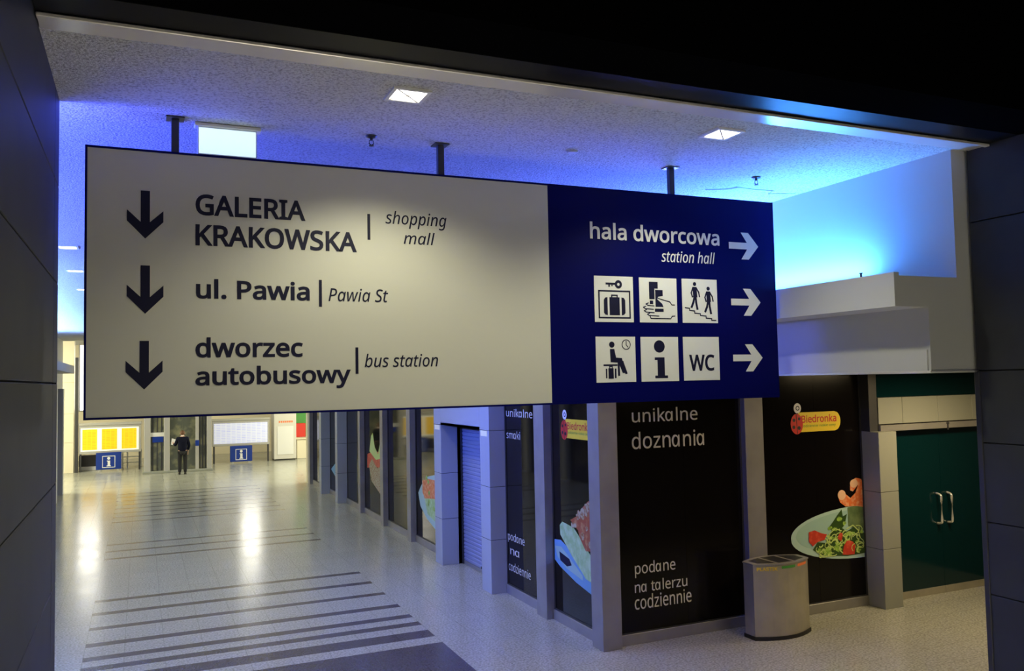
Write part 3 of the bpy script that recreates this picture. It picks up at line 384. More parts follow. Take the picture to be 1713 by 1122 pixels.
# ------------------------------------------------------------------ shop front along the corridor (plane x = 5.2)
FAC = Pl((5.33, 0, 0), (0, -1, 0), (0, 0, 1), (-1, 0, 0))     # u = -Y
FRO = Pl((0, 9.27, 0), (1, 0, 0), (0, 0, 1), (0, -1, 0))
ZT = 3.36
struct(MB().box(5.2, 6.0, 9.17, 29.1, ZT, ZC), 'wall_facade_upper', 'plaster')
struct(MB().box(5.2, 13.0, 29.1, 29.4, 0, 5.4), 'wall_facade_end', 'hallwall')
b = MB(); b.box(5.37, 5.50, 9.45, 12.80, 0, ZT); b.box(5.37, 5.50, 14.75, 29.1, 0, ZT); struct(b, 'wall_facade_core', 'black')
wn = [0]
def window_x(y0, y1, film='film', kick='alu'):
    wn[0] += 1
    o = sroot('window_%d' % wn[0], (5.33, (y0+y1)/2, 0))
    MB().box(5.33, 5.365, y0, y1, 0.13, ZT).build('glass', film, o)
    MB().box(5.30, 5.37, y0, y1, 0, 0.135, 0.004).build('kick_plate', kick, o)
    f = MB(); f.box(5.318, 5.34, y0, y0+0.03, 0.135, ZT); f.box(5.318, 5.34, y1-0.03, y1, 0.135, ZT); f.box(5.318, 5.34, y0, y1, 0.135, 0.155)
    f.build('frame', 'brushed_dark', o)
    return o
tn = [10]
def post(x0, x1, y0, y1, m='alu', z1=ZT, two=None):
    tn[0] += 1
    b = MB(); b.box(x0, x1, y0, y1, 0, z1, 0.004); return struct(b, 'trim_%d' % tn[0], m)
post(5.2, 5.47, 9.17, 9.45)
wA = window_x(9.45, 10.74); post(5.2, 5.37, 10.74, 11.06)
wB = window_x(11.06, 12.40)
def pier(y0, y1, x1=5.5):
    tn[0] += 1
    b = MB()
    for z0, z1 in ((0.0, 0.83), (0.838, 1.66), (1.668, 2.55), (2.558, ZC)):
        b.box(5.05, x1, y0, y1, z0, z1, 0.004)
    b.mi = 1; b.box(5.056, x1-0.01, y0+0.006, y1-0.006, 0.02, ZC-0.02)
    return struct(b, 'trim_%d' % tn[0], ['pier', 'seam'])
pA = pier(12.40, 12.80)
pB = pier(14.75, 15.14)
b = MB(); b.box(5.05, 5.5, 12.80, 14.75, 2.555, ZC); b.box(5.05, 5.75, 12.80, 14.75, 2.555, 2.60); struct(b, 'wall_portal_lintel', 'pier')
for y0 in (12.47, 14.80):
    o = MB().box(5.043, 5.05, y0, y0+0.27, 2.46, 2.55, 0.001).build('pier_lit_patch', 'paleyellow')  # pale squares stand in for lit spots on the piers
    tag(o, 'small pale yellow painted light patch on the %s pier of the shuttered doorway' % ('nearer' if y0 < 13 else 'farther'), 'label')
# roller shutter
d1 = sroot('door_1', (5.47, 13.775, 0))
b = MB(); n = 36; h = 2.50/n
for i in range(n):
    z = 0.06 + i*h
    b.prism([(5.47, z), (5.458, z+h*0.25), (5.458, z+h*0.75), (5.47, z+h*0.98), (5.49, z+h*0.98), (5.49, z)], 'y', 12.80, 14.75)
b.build('shutter_curtain', 'shutter', d1)
MB().box(5.455, 5.50, 12.80, 14.75, 0.0, 0.06, 0.004).build('bottom_rail', 'alu', d1)
MB().box(5.44, 5.458, 13.72, 13.84, 0.075, 0.115, 0.003).build('lock', 'dark', d1)
for y in (12.80, 14.71): MB().box(5.43, 5.50, y, y+0.04, 0, 2.555).build('guide_rail', 'brushed_dark', d1)
wC = window_x(15.14, 17.20); post(5.2, 5.37, 17.20, 17.46)
wD = window_x(17.46, 19.40); post(5.2, 5.37, 19.40, 19.65)
wE = window_x(19.65, 21.64); post(5.2, 5.37, 21.64, 21.86)
wF = window_x(21.86, 23.69); pier(23.69, 23.98)
wG = window_x(23.98, 26.0); pier(26.0, 26.30)
wH = window_x(26.3, 28.76); post(5.2, 5.37, 28.76, 29.10)

# shop front facing the viewer (plane y = 9.17)
struct(MB().box(5.4, 13.0, 9.17, 9.6, ZT, 4.2), 'wall_front_shop_upper', 'black')
struct(MB().box(5.5, 12.6, 9.32, 9.44, 0, ZT), 'wall_front_shop_core', 'black')
def window_y(x0, x1, film='filmw'):
    wn[0] += 1
    o = sroot('window_%d' % wn[0], ((x0+x1)/2, 9.27, 0))
    b = MB(); xm = x0 + (x1-x0)*0.53
    b.box(x0, xm-0.0015, 9.27, 9.31, 0.13, ZT); b.box(xm+0.0015, x1, 9.27, 9.31, 0.13, ZT)
    b.build('glass', film, o)
    MB().box(x0, x1, 9.24, 9.31, 0, 0.135, 0.004).build('kick_plate', 'alu', o)
    f = MB(); f.box(x0, x0+0.025, 9.258, 9.28, 0.135, ZT); f.box(x1-0.025, x1, 9.258, 9.28, 0.135, ZT); f.box(x0, x1, 9.258, 9.28, 0.135, 0.15)
    f.build('frame', 'brushed_dark', o)
    return o
w1 = window_y(5.47, 7.47); post(7.47, 7.78, 9.17, 9.31)
w2 = window_y(7.78, 9.66)
# clad pier beside the double door
tn[0] += 1; b = MB()
for z0, z1 in ((0.0, 0.83), (0.836, 1.64), (1.646, 2.50)): b.box(9.66, 10.01, 8.95, 9.31, z0, z1, 0.004)
b.mi = 1; b.box(9.665, 10.0, 8.96, 9.30, 0.02, 2.49)
struct(b, 'trim_%d' % tn[0], ['beige', 'seam'])
struct(MB().box(9.66, 9.82, 9.10, 9.31, 2.50, ZT, 0.004), 'trim_5', 'brushed_dark')
b = MB()
for x0, x1 in ((9.84, 10.32), (10.326, 11.06), (11.066, 11.80), (11.806, 12.55)): b.box(x0, x1, 9.10, 9.31, 2.60, 2.985, 0.003)
b.mi = 1; b.box(9.84, 12.55, 9.115, 9.30, 2.605, 2.98)
struct(b, 'trim_6', ['beige', 'seam'])
struct(MB().box(9.83, 12.55, 9.06, 9.31, 2.495, 2.585, 0.004), 'trim_7', 'alu')
wn[0] += 1
o = sroot('window_%d' % wn[0], (11.2, 9.25, 0)); MB().box(9.82, 12.55, 9.23, 9.27, 2.99, ZT).build('glass', 'teal', o)
d2 = sroot('door_2', (11.2, 9.25, 0))
for x0, x1, hx, sgn in ((10.05, 11.205, 11.10, -1), (11.211, 12.45, 11.325, 1)):
    lf = MB().box(x0, x1, 9.235, 9.275, 0.10, 2.49).build('door_leaf', 'teal', d2)
    MB().box(x0, x1, 9.225, 9.28, 0.0, 0.105, 0.003).build('kick_plate', 'steel', d2)
    pts = [(hx+0.05*sgn*0, 9.235, 1.50)] + [(hx, 9.235 - 0.09*math.sin(t*math.pi/12), 1.46 + 0.04*math.cos(t*math.pi/12)) for t in range(1, 6)]
    pts += [(hx, 9.145, 1.42), (hx, 9.145, 1.12)] + [(hx, 9.235 - 0.09*math.cos(t*math.pi/12), 1.08 - 0.03*math.sin(t*math.pi/12)) for t in range(1, 6)] + [(hx, 9.235, 1.05)]
    MB().tube(pts, 0.017, 10).build('handle', 'chrome', lf)
b = MB(); b.tube([(11.20, 9.04, 2.57), (11.20, 9.06, 2.57)], 0.02, 10); b.box(11.19, 11.21, 9.045, 9.06, 2.47, 2.56)
b.build('door_closer', 'brushed_dark', d2)

# ---- printed graphics and lettering on the shop windows
def L(pl_u_neg, pts): return [(-y, z) for y, z in pts] if pl_u_neg else pts
def logo(pl, par, u0, u1, v0, v1):
    """yellow shop plate with red name, ladybird emblem and white flower disc; u0..u1/v0..v1 is the plate"""
    w, h = u1-u0, v1-v0
    d = Draw(pl, 0.002); r = h*0.5
    d.poly([(u0, v0), (u1-r*0.8, v0)] + [(u1-r*0.8+r*0.8*math.cos(t), v0+r+r*math.sin(t)) for t in [(-6+i)*math.pi/14 for i in range(1, 12)]] + [(u1-r*0.8, v1), (u0, v1)])
    d.build('logo_plate', 'yellow', par)
    text(pl, 'Biedronka', u0+w*0.07, u0+w*0.90, v0+h*0.46, v0+h*0.86, 'lettering', 'red', par, offset=0.014, d=0.0040)
    text(pl, 'codziennie niskie ceny', u0+w*0.08, u0+w*0.88, v0+h*0.20, v0+h*0.38, 'lettering', 'green', par, d=0.0040)
    cx, cy = u0-h*0.12, v0+h*0.42
    Draw(pl, 0.0045).circ(cx, cy, h*0.40, h*0.52).build('emblem', 'red', par)
    d = Draw(pl, 0.006)
    for a, bb, q in ((-0.18, 0.2, 0.09), (0.16, 0.26, 0.08), (-0.2, -0.15, 0.09), (0.14, -0.2, 0.1)): d.circ(cx+a*h, cy+bb*h, q*h, n=12)
    d.line([(cx-0.02*h, cy+0.5*h), (cx+0.02*h, cy-0.48*h)], 0.035*h)
    d.build('emblem_spots', 'dark', par)
    d = Draw(pl, 0.0045); d.circ(cx+h*0.07, cy+h*0.80, h*0.24, h*0.26, n=20); d.build('emblem_disc', 'white', par)
    d = Draw(pl, 0.006); d.ring(cx+h*0.08, cy+h*0.80, h*0.10, h*0.045, 12); d.build('emblem_disc_mark', 'ink', par)
def blob(d, u, v, r, n=9, jag=0.35, sq=1.0):
    d.poly([(u + r*(1 + random.uniform(-jag, jag))*math.cos(i*2*math.pi/n), v + sq*r*(1 + random.uniform(-jag, jag))*math.sin(i*2*math.pi/n)) for i in range(n)])
def clip(pts, umax):
    out = []
    for i, a in enumerate(pts):
        c = pts[(i+1) % len(pts)]
        if a[0] <= umax: out.append(a)
        if (a[0] <= umax) != (c[0] <= umax):
            t = (umax-a[0])/(c[0]-a[0]); out.append((umax, a[1]+t*(c[1]-a[1])))
    return out
# front, first pane: two lines above, three lines below
for s_, a in (('unikalne', (5.754, 6.772, 2.775, 2.955)), ('doznania', (5.743, 6.865, 2.435, 2.655)),
              ('podane', (5.737, 6.352, 0.815, 1.010)), ('na talerzu', (5.729, 6.529, 0.628, 0.772)), ('codziennie', (5.722, 6.587, 0.418, 0.598))):
    text(FRO, s_, *a, 'lettering', 'poster_grey', w1, label='pale lettering on the black window film', style='p', offset=0.003)
# front, second pane: logo and the plate of salad
logo(FRO, w2, 8.49, 9.27, 2.535, 2.812)
UM = 9.655
cx, cy, A, B, rot = 9.62, 1.05, 1.34, 0.365, R(0)
ring = [(cx + A*math.cos(t*2*math.pi/56), cy + B*math.sin(t*2*math.pi/56) + (0.02 if math.sin(t*2*math.pi/56) > 0 else 0)) for t in range(56)]
Draw(FRO, 0.0015).poly(clip(ring, UM)).build('plate_graphic', 'plate', w2)
ring2 = [(cx + (A-0.09)*math.cos(t*2*math.pi/56), cy + 0.035 + (B-0.06)*math.sin(t*2*math.pi/56)) for t in range(56)]
M['plate2'] = mat('plate_inner_print', (0.33, 0.52, 0.46), 0.5)
Draw(FRO, 0.0030).poly(clip(ring2, UM)).build('plate_well_graphic', 'plate2', w2)
Draw(FRO, 0.0045).poly([(9.335, 1.419), (9.45, 1.43), (UM, 1.405), (UM, 1.06), (9.50, 1.08), (9.335, 1.156)]).build('cucumber_cup_graphic', 'cupg', w2)
d = Draw(FRO, 0.0060)
d.poly([(8.66, 0.88), (8.75, 0.98), (8.93, 0.95), (9.02, 1.12), (9.20, 1.15), (9.30, 1.08), (9.45, 1.14), (UM, 1.02), (UM, 0.745), (9.3, 0.735), (9.0, 0.765), (8.80, 0.80)])
d.poly([(8.95, 1.15), (9.05, 1.24), (9.14, 1.33), (9.22, 1.40), (9.24, 1.30), (9.32, 1.33), (9.27, 1.18), (9.15, 1.08)])
d.build('salad_base_graphic', 'leafd', w2)
d = Draw(FRO, 0.0075); d2_ = Draw(FRO, 0.0090)
for i in range(95):
    u = random.uniform(8.74, 9.60); v = random.uniform(0.79, 1.07 if u > 8.95 else 0.95)
    if random.random() < 0.45: blob(d, u, v, random.uniform(0.02, 0.05), 8, 0.5, 0.7)
    else:
        a = random.uniform(0, 6.28); l = random.uniform(0.05, 0.11)
        pts = [(u + l*math.cos(a + k*0.45)*(0.4 + k*0.2), v + 0.8*l*math.sin(a + k*0.45)*(0.4 + k*0.2)) for k in range(5)]
        d2_.line([(min(p, UM-0.01), max(q, 0.765)) for p, q in pts], random.uniform(0.010, 0.018))
for u, v in ((8.98, 1.16), (9.08, 1.13), (9.17, 1.27), (9.26, 1.2)): blob(d, u, v, 0.045, 7, 0.5, 0.6)
d2_.line([(9.30, 1.12), (9.42, 1.16), (9.52, 1.08), (9.55, 0.97)], 0.016); d2_.line([(8.92, 0.98), (8.98, 1.08), (9.08, 1.14), (9.2, 1.1)], 0.014)
d.build('salad_leaves_graphic', 'leaf1', w2); d2_.build('salad_sprouts_graphic', 'leaf2', w2)
d = Draw(FRO, 0.0105); d.poly([(8.594, 1.132), (8.70, 1.15), (8.82, 1.10), (8.924, 1.075), (8.875, 1.00), (8.75, 0.985), (8.66, 0.93), (8.59, 1.00)])
d.poly([(9.20, 0.765), (9.235, 0.88), (9.30, 0.965), (9.40, 0.93), (9.455, 0.88), (9.43, 0.745), (9.30, 0.75)]); blob(d, 9.18, 1.02, 0.05)
d.build('tomato_graphic', 'tomato', w2)
d = Draw(FRO, 0.0060)
d.poly([(9.16, 1.60), (9.20, 1.50), (9.30, 1.435), (9.50, 1.43), (UM, 1.40), (UM, 1.78), (9.60, 1.81), (9.55, 1.72), (9.50, 1.62), (9.40, 1.55), (9.30, 1.62), (9.22, 1.66)])
d.poly([(9.40, 1.72), (9.43, 1.80), (9.52, 1.835), (9.62, 1.81), (UM, 1.74), (UM, 1.60), (9.58, 1.66), (9.55, 1.73), (9.50, 1.68), (9.45, 1.64), (9.40, 1.66)])
d.build('shrimp_graphic', 'shrimp', w2)
d = Draw(FRO, 0.0075); d.circ(9.235, 1.605, 0.075, 0.072); d.circ(9.475, 1.755, 0.075, 0.062); d.build('shrimp_tail_graphic', 'shrimpl', w2)
# corridor panes
logo(FAC, wA, -10.30, -9.53, 2.545, 2.805)
ZMIN = -9.46
def CL(p): return clip(L(1, p), ZMIN)
Draw(FAC, 0.0015).poly(CL([(10.823, 0.999), (10.70, 1.11), (10.521, 1.129), (10.36, 1.08), (9.45, 0.63), (9.45, 0.53), (10.088, 0.636), (10.55, 0.76), (10.794, 0.863)])).build('plate_graphic', 'plateblue', wA)
Draw(FAC, 0.0030).poly(CL([(10.70, 1.02), (10.50, 1.04), (9.9, 0.76), (9.9, 0.70), (10.35, 0.77), (10.62, 0.88)])).build('plate_well_graphic', 'plate2', wA)
Draw(FAC, 0.0045).poly(L(1, [(10.563, 0.966), (10.266, 0.913), (10.20, 0.84), (10.337, 0.80), (10.535, 0.848)])).build('plate_shadow_mark_graphic', 'ink', wA)
Draw(FAC, 0.0060).poly(CL([(10.53, 1.33), (10.45, 1.39), (10.115, 1.356), (9.80, 1.16), (9.45, 0.92), (9.45, 0.70), (9.805, 0.739), (10.2, 0.98), (10.517, 1.204)])).build('cucumber_graphic', 'cucumber', wA)
Draw(FAC, 0.0075).poly(CL([(10.207, 1.447), (10.0, 1.53), (9.85, 1.66), (9.694, 1.76), (9.45, 1.79), (9.45, 1.15), (9.787, 1.10), (9.95, 1.25), (9.991, 1.34)])).build('topping_graphic', 'meat', wA)
d = Draw(FAC, 0.0090)
for k in range(26):
    t = random.random(); y = 10.16 - 0.62*t; z = 1.44 + 0.34*t + random.uniform(-0.09, 0.03)
    blob(d, -y, z, random.uniform(0.025, 0.055), 8, 0.4, 0.8)
for y, z, r in ((9.86, 1.28, 0.05), (9.66, 1.20, 0.06), (9.60, 1.45, 0.05), (9.75, 1.40, 0.035)): blob(d, -y, z, r, 9, 0.3)
d.build('pale_topping_graphic', 'bread', wA)
for s_, a in (('unikalne', (-12.34, -11.36, 2.775, 2.90)), ('smaki', (-12.34, -11.82, 2.43, 2.555)), ('podane', (-12.36, -11.73, 0.80, 0.965)),
              ('na', (-12.28, -11.94, 0.62, 0.715)), ('codziennie', (-12.35, -11.53, 0.365, 0.505))):
    text(FAC, s_, *a, 'lettering', 'poster_grey', wB, label='pale lettering on the dark window', style='p', offset=0.003)
Draw(FAC, 0.0015).poly(L(1, [(17.06, 1.038), (16.9, 1.17), (16.765, 1.261), (16.405, 1.432), (15.996, 1.50), (15.3, 1.45), (15.3, 0.25), (15.7, 0.36), (16.044, 0.459), (16.531, 0.586), (16.923, 0.778)])).build('plate_graphic', 'plate', wC)
Draw(FAC, 0.0030).poly(L(1, [(16.763, 1.316), (16.407, 1.39), (15.3, 1.42), (15.3, 0.98), (16.02, 0.99), (16.602, 0.954), (16.76, 1.08)])).build('shrimp_graphic', 'shrimp', wC)
Draw(FAC, 0.0045).poly(L(1, [(16.62, 0.97), (16.02, 1.03), (15.3, 1.0), (15.3, 0.5), (16.038, 0.603), (16.44, 0.679)])).build('salad_leaves_graphic', 'cucumber', wC)
d = Draw(FAC, 0.0060)
for k in range(8): blob(d, -random.uniform(15.5, 16.5), random.uniform(0.7, 1.4), random.uniform(0.05, 0.1), 8, 0.4, 0.7)
d.build('salad_garnish_graphic', 'leaf1', wC)
d = Draw(FAC, 0.0015)
d.poly(L(1, [(21.37, 1.53), (20.9, 1.62), (20.3, 1.66), (19.75, 1.64), (19.75, 1.25), (20.5, 1.28), (21.39, 1.18)])); d.build('tomato_graphic', 'tomato', wE)
Draw(FAC, 0.0030).poly(L(1, [(21.2, 1.25), (20.9, 1.45), (20.4, 1.25), (19.75, 1.40), (19.75, 0.50), (20.16, 0.66), (20.945, 0.88)])).build('salad_leaves_graphic', 'bread', wE)
d = Draw(FAC, 0.0045); d.poly(L(1, [(21.15, 1.62), (20.95, 2.02), (20.80, 2.10), (20.6, 1.75), (20.3, 1.60), (20.05, 1.95), (19.75, 2.0), (19.75, 1.55), (20.5, 1.45)])); d.build('salad_sprouts_graphic', 'leaf2', wE)
d = Draw(FAC, 0.0015); d.poly(L(1, [(25.9, 0.75), (25.2, 1.0), (24.6, 1.55), (24.1, 1.75), (24.1, 0.55), (25.0, 0.5)])); d.build('plate_graphic', 'plateblue', wG)

# ------------------------------------------------------------------ hanging direction sign
SY = 5.12
sg = thing('hanging_direction_sign', 'large cream and navy direction sign hanging from the ceiling on three short posts', 'sign', (2.1, SY, 3.175))
SGN = Pl((0, SY, 0), (1, 0, 0), (0, 0, 1), (0, -1, 0))
XL, XM, XR, Z0, Z1 = -0.284, 2.552, 4.512, 3.178, 4.692
MB().box(XL+0.012, XM, SY, SY+0.03, Z0+0.012, Z1-0.012).build('cream_panel', 'signwhite', sg, 'cream panel with dark lettering')
MB().box(XM, XR-0.006, SY, SY+0.03, Z0+0.006, Z1-0.006).build('navy_panel', 'signnavy', sg, 'navy panel with white lettering')
b = MB(); b.box(XL, XR, SY+0.03, SY+0.09, Z0, Z1)
b.box(XL, XL+0.012, SY-0.004, SY+0.03, Z0, Z1); b.box(XR-0.006, XR, SY-0.002, SY+0.03, Z0, Z1)
b.box(XL+0.012, XR-0.006, SY-0.004, SY+0.03, Z1-0.012, Z1); b.box(XL+0.012, XR-0.006, SY-0.004, SY+0.03, Z0, Z0+0.012)
b.build('frame', 'signnavy', sg)
for x in (0.178, 1.797, 3.603):
    p = MB().box(x-0.021, x+0.021, SY+0.03, SY+0.072, Z1-0.02, ZC, 0.003).build('hanger_post', 'brushed_dark', sg)
    MB().box(x-0.05, x+0.05, SY, SY+0.10, ZC-0.008, ZC, 0.002).build('ceiling_plate', 'brushed_dark', p)
def down_arrow(x, zt, h):
    w = 0.0944; k = h/0.275
    d = Draw(SGN); P = [(-.024,0),(.024,0),(.024,-.180),(w,-.112),(w,-.176),(0,-.275),(-w,-.176),(-w,-.112),(-.024,-.180)]
    d.poly([(x+u, zt+v*k) for u, v in P]); d.build('arrow', 'ink', sg)
down_arrow(0.021, 4.457, 0.272); down_arrow(0.022, 4.033, 0.272); down_arrow(0.018, 3.609, 0.271)
def right_arrow(x, z):
    P = [(0,.025),(.172,.025),(.115,.103),(.185,.103),(.279,0),(.185,-.103),(.115,-.103),(.172,-.025),(0,-.025)]
    Draw(SGN).poly([(x+u, z+v) for u, v in P]).build('arrow', 'letterwhite', sg)
right_arrow(4.076, 4.338); right_arrow(4.080, 3.907); right_arrow(4.081, 3.483)
T = lambda s_, u0, u1, v0, v1, m='ink', sh=0.0, of=0.0: text(SGN, s_, u0, u1, v0, v1, 'lettering', m, sg, style='i' if sh else 'r', offset=of or 0.004)
T('GALERIA', 0.286, 0.911, 4.335, 4.459, of=0.019)
T('KRAKOWSKA', 0.286, 1.224, 4.158, 4.284, of=0.019)
T('shopping', 1.409, 1.815, 4.325, 4.434, sh=0.28)
T('mall', 1.525, 1.733, 4.226, 4.306, sh=0.28)
T('ul. Pawia', 0.289, 0.933, 3.851, 3.968, of=0.019)
T('Pawia St', 1.046, 1.420, 3.852, 3.934, sh=0.28)
T('dworzec', 0.286, 0.891, 3.513, 3.630, of=0.019)
T('autobusowy', 0.286, 1.179, 3.322, 3.464, of=0.019)
T('bus station', 1.265, 1.743, 3.446, 3.530, sh=0.28)
T('hala dworcowa', 2.877, 3.989, 4.328, 4.450, 'letterwhite', of=0.015)
T('station hall', 3.466, 3.943, 4.188, 4.275, 'letterwhite', sh=0.28)
for x, za, zb in ((1.301, 4.242, 4.404), (0.9975, 3.817, 3.981), (1.2175, 3.408, 3.570)):
    Draw(SGN).rect(x-0.009, za, x+0.009, zb).build('divider_bar', 'ink', sg)
# pictograms: each a white square with its navy symbol
def picto(u0, u1, v0, v1):
    d = Draw(SGN, 0.0008); d.T = 0.0012; d.rect(u0, v0, u1, v1)
    o = d.build('pictogram', 'letterwhite', sg)
    w, h = u1-u0, v1-v0
    pl = Pl(SGN.p(u0, v1), SGN.u*w, SGN.v*(-h), SGN.n)          # u right, v down, unit square
    class D2(Draw):
        def poly(s, pts): return Draw.poly(s, oriented(list(pts))[::-1])
    return o, D2(pl, 0.0024), pl
# left luggage: key over a framed suitcase
o, d, pl = picto(2.899, 3.216, 3.744, 4.069)
d.ring(0.62, 0.175, 0.062, 0.055, 16); d.line([(0.31, 0.165), (0.56, 0.165)], 0.045); d.rect(0.36, 0.165, 0.40, 0.235); d.rect(0.44, 0.165, 0.47, 0.22)
for a in ([(0.115, 0.325), (0.905, 0.325)], [(0.905, 0.325), (0.905, 0.905)], [(0.905, 0.905), (0.115, 0.905)], [(0.115, 0.905), (0.115, 0.325)]): d.line(a, 0.035)
d.rect(0.38, 0.46, 0.64, 0.85); d.line([(0.44, 0.47), (0.44, 0.415), (0.58, 0.415), (0.58, 0.47)], 0.03)
d.poly([(0.33, 0.46), (0.27, 0.47), (0.235, 0.52), (0.235, 0.80), (0.27, 0.84), (0.33, 0.85)]); d.poly([(0.69, 0.46), (0.75, 0.47), (0.785, 0.52), (0.785, 0.80), (0.75, 0.84), (0.69, 0.85)])
d.build('symbol', 'ink', o)
# ticket machine: hand holding a ticket at a machine
o, d, pl = picto(3.267, 3.589, 3.744, 4.068)
d.poly([(0.26, 0.09), (0.49, 0.09), (0.49, 0.24), (0.40, 0.24), (0.40, 0.48), (0.26, 0.48)]); d.poly([(0.27, 0.51), (0.36, 0.51), (0.36, 0.59), (0.27, 0.59)])
d.poly([(0.42, 0.27), (0.62, 0.27), (0.62, 0.40), (0.50, 0.42), (0.46, 0.47), (0.60, 0.58), (0.63, 0.65), (0.42, 0.65)]); d.rect(0.40, 0.69, 0.63, 0.76)
d.line([(0.46, 0.45), (0.66, 0.50), (0.80, 0.53), (0.86, 0.60), (0.93, 0.60)], 0.022)
for k, (a, e) in enumerate(((0.17, 0.38), (0.10, 0.36), (0.12, 0.38), (0.20, 0.50))): d.line([(a+0.06, 0.565+k*0.075), (a, 0.59+k*0.075), (a+0.05, 0.62+k*0.075), (e, 0.63+k*0.075)], 0.022)
d.line([(0.27, 0.86), (0.29, 0.91), (0.82, 0.91), (0.86, 0.855), (0.93, 0.85)], 0.022)
d.line([(0.54, 0.30), (0.57, 0.36)], 0.01); d.build('symbol', 'ink', o)
# two people walking on stairs
o, d, pl = picto(3.635, 3.951, 3.745, 4.070)
for ox, oy in ((0.36, 0.08), (0.745, 0.175)):
    d.circ(ox, oy+0.035, 0.047, 0.045); d.poly([(ox-0.06, oy+0.10), (ox+0.05, oy+0.10), (ox+0.07, oy+0.34), (ox-0.05, oy+0.34)])
    d.line([(ox-0.05, oy+0.12), (ox-0.10, oy+0.24), (ox-0.07, oy+0.33)], 0.035); d.line([(ox+0.04, oy+0.12), (ox+0.11, oy+0.22), (ox+0.13, oy+0.32)], 0.035)
    d.line([(ox+0.02, oy+0.32), (ox+0.03, oy+0.45), (ox+0.06, oy+0.60)], 0.055); d.line([(ox-0.01, oy+0.32), (ox-0.05, oy+0.46), (ox-0.10, oy+0.56)], 0.055)
d.line([(0.08, 0.66), (0.20, 0.67), (0.20, 0.72), (0.34, 0.73), (0.34, 0.78), (0.50, 0.79), (0.50, 0.83), (0.66, 0.84), (0.66, 0.89), (0.82, 0.90), (0.82, 0.94), (0.94, 0.94)], 0.024)
d.build('symbol', 'ink', o)
# waiting room: seated person, suitcase, clock
o, d, pl = picto(2.900, 3.222, 3.320, 3.641)
d.circ(0.40, 0.175, 0.068); d.poly([(0.35, 0.27), (0.46, 0.27), (0.50, 0.46), (0.65, 0.47), (0.72, 0.80), (0.66, 0.80), (0.56, 0.57), (0.36, 0.56)])
d.line([(0.52, 0.52), (0.66, 0.56), (0.75, 0.80)], 0.055); d.line([(0.56, 0.56), (0.565, 0.84)], 0.05); d.rect(0.18, 0.605, 0.53, 0.64)
d.rect(0.30, 0.69, 0.43, 0.92); d.rect(0.235, 0.70, 0.27, 0.91); d.rect(0.46, 0.70, 0.50, 0.91); d.line([(0.33, 0.69), (0.33, 0.655), (0.40, 0.655), (0.40, 0.69)], 0.02)
d.ring(0.765, 0.175, 0.105, 0.018, 24); d.line([(0.765, 0.10), (0.765, 0.18), (0.81, 0.23)], 0.018)
d.build('symbol', 'ink', o)
# information
o, d, pl = picto(3.267, 3.588, 3.320, 3.640)
d.circ(0.49, 0.215, 0.145, 0.14); d.poly([(0.36, 0.46), (0.62, 0.46), (0.62, 0.87), (0.70, 0.87), (0.70, 0.93), (0.36, 0.93), (0.36, 0.87), (0.43, 0.87), (0.43, 0.52), (0.36, 0.52)])
d.build('symbol', 'ink', o)
# toilets
o, d, pl = picto(3.631, 3.953, 3.321, 3.641)
text(SGN, 'WC', 3.631+0.05, 3.953-0.045, 3.321+0.068, 3.321+0.190, 'symbol', 'ink', o, d=0.0028, offset=0.019)

# ------------------------------------------------------------------ ceiling fittings
def make_downlight(loc, label, group=None):
    t = thing('ceiling_downlight', label, 'ceiling light', loc, group)
    x, y, z = loc; a = 0.105; i = 0.085
    b = MB(); b.box(x-a, x+a, y-a, y-i, z-0.012, z); b.box(x-a, x+a, y+i, y+a, z-0.012, z); b.box(x-a, x-i, y-i, y+i, z-0.012, z); b.box(x+i, x+a, y-i, y+i, z-0.012, z)
    b.build('frame', 'plastic', t)
    MB().box(x-i, x+i, y-i, y+i, z-0.004, z).build('diffuser', 'lampwhite', t)
    b = MB()
    for s_ in (-1, 1): b.prism([(x-i, y-s_*i), (x-i+0.012, y-s_*i), (x+i, y+s_*(i-0.0)), (x+i-0.012, y+s_*i)], 'z', z-0.010, z-0.005)
    b.build('louvre', 'trim', t)
    l = bpy.data.lights.new('downlight_lamp', 'SPOT'); l.energy = SP; l.spot_size = R(136); l.spot_blend = 0.6; l.shadow_soft_size = 0.07; l.color = (1.0, 0.975, 0.70)
    lo = bpy.data.objects.new('downlight_lamp', l); COL.objects.link(lo); lo.parent = t; lo.location = (0, 0, -0.03)
    return t
proto = make_downlight((1.318, 4.31, ZC), 'square recessed downlight in the ceiling in front of the cream half of the sign')
def copy_tree(o, parent=None):
    c = o.copy(); COL.objects.link(c)
    if parent: c.parent = parent
    for ch in list(o.children): copy_tree(ch, c)
    return c
def dl(x, y, label, group=None):
    c = copy_tree(proto); c.location = (x, y, ZC); c['label'] = label
    if group: c['group'] = group
    return c
dl(3.405, 4.31, 'square recessed downlight in the ceiling in front of the navy half of the sign')
dl(-0.735, 10.33, 'downlight in the blue strip of ceiling left of the sign, nearest of three')
dl(-0.79, 12.38, 'downlight in the blue strip of ceiling left of the sign, middle of three')
dl(-0.82, 14.70, 'downlight in the pale strip of ceiling left of the sign, farthest of three')
for i in range(1, 9):
    for x in (1.318, 3.405): dl(x, 4.31 + 3.05*i, 'square recessed downlight in the corridor ceiling behind the sign', 'downlights hidden behind the sign')
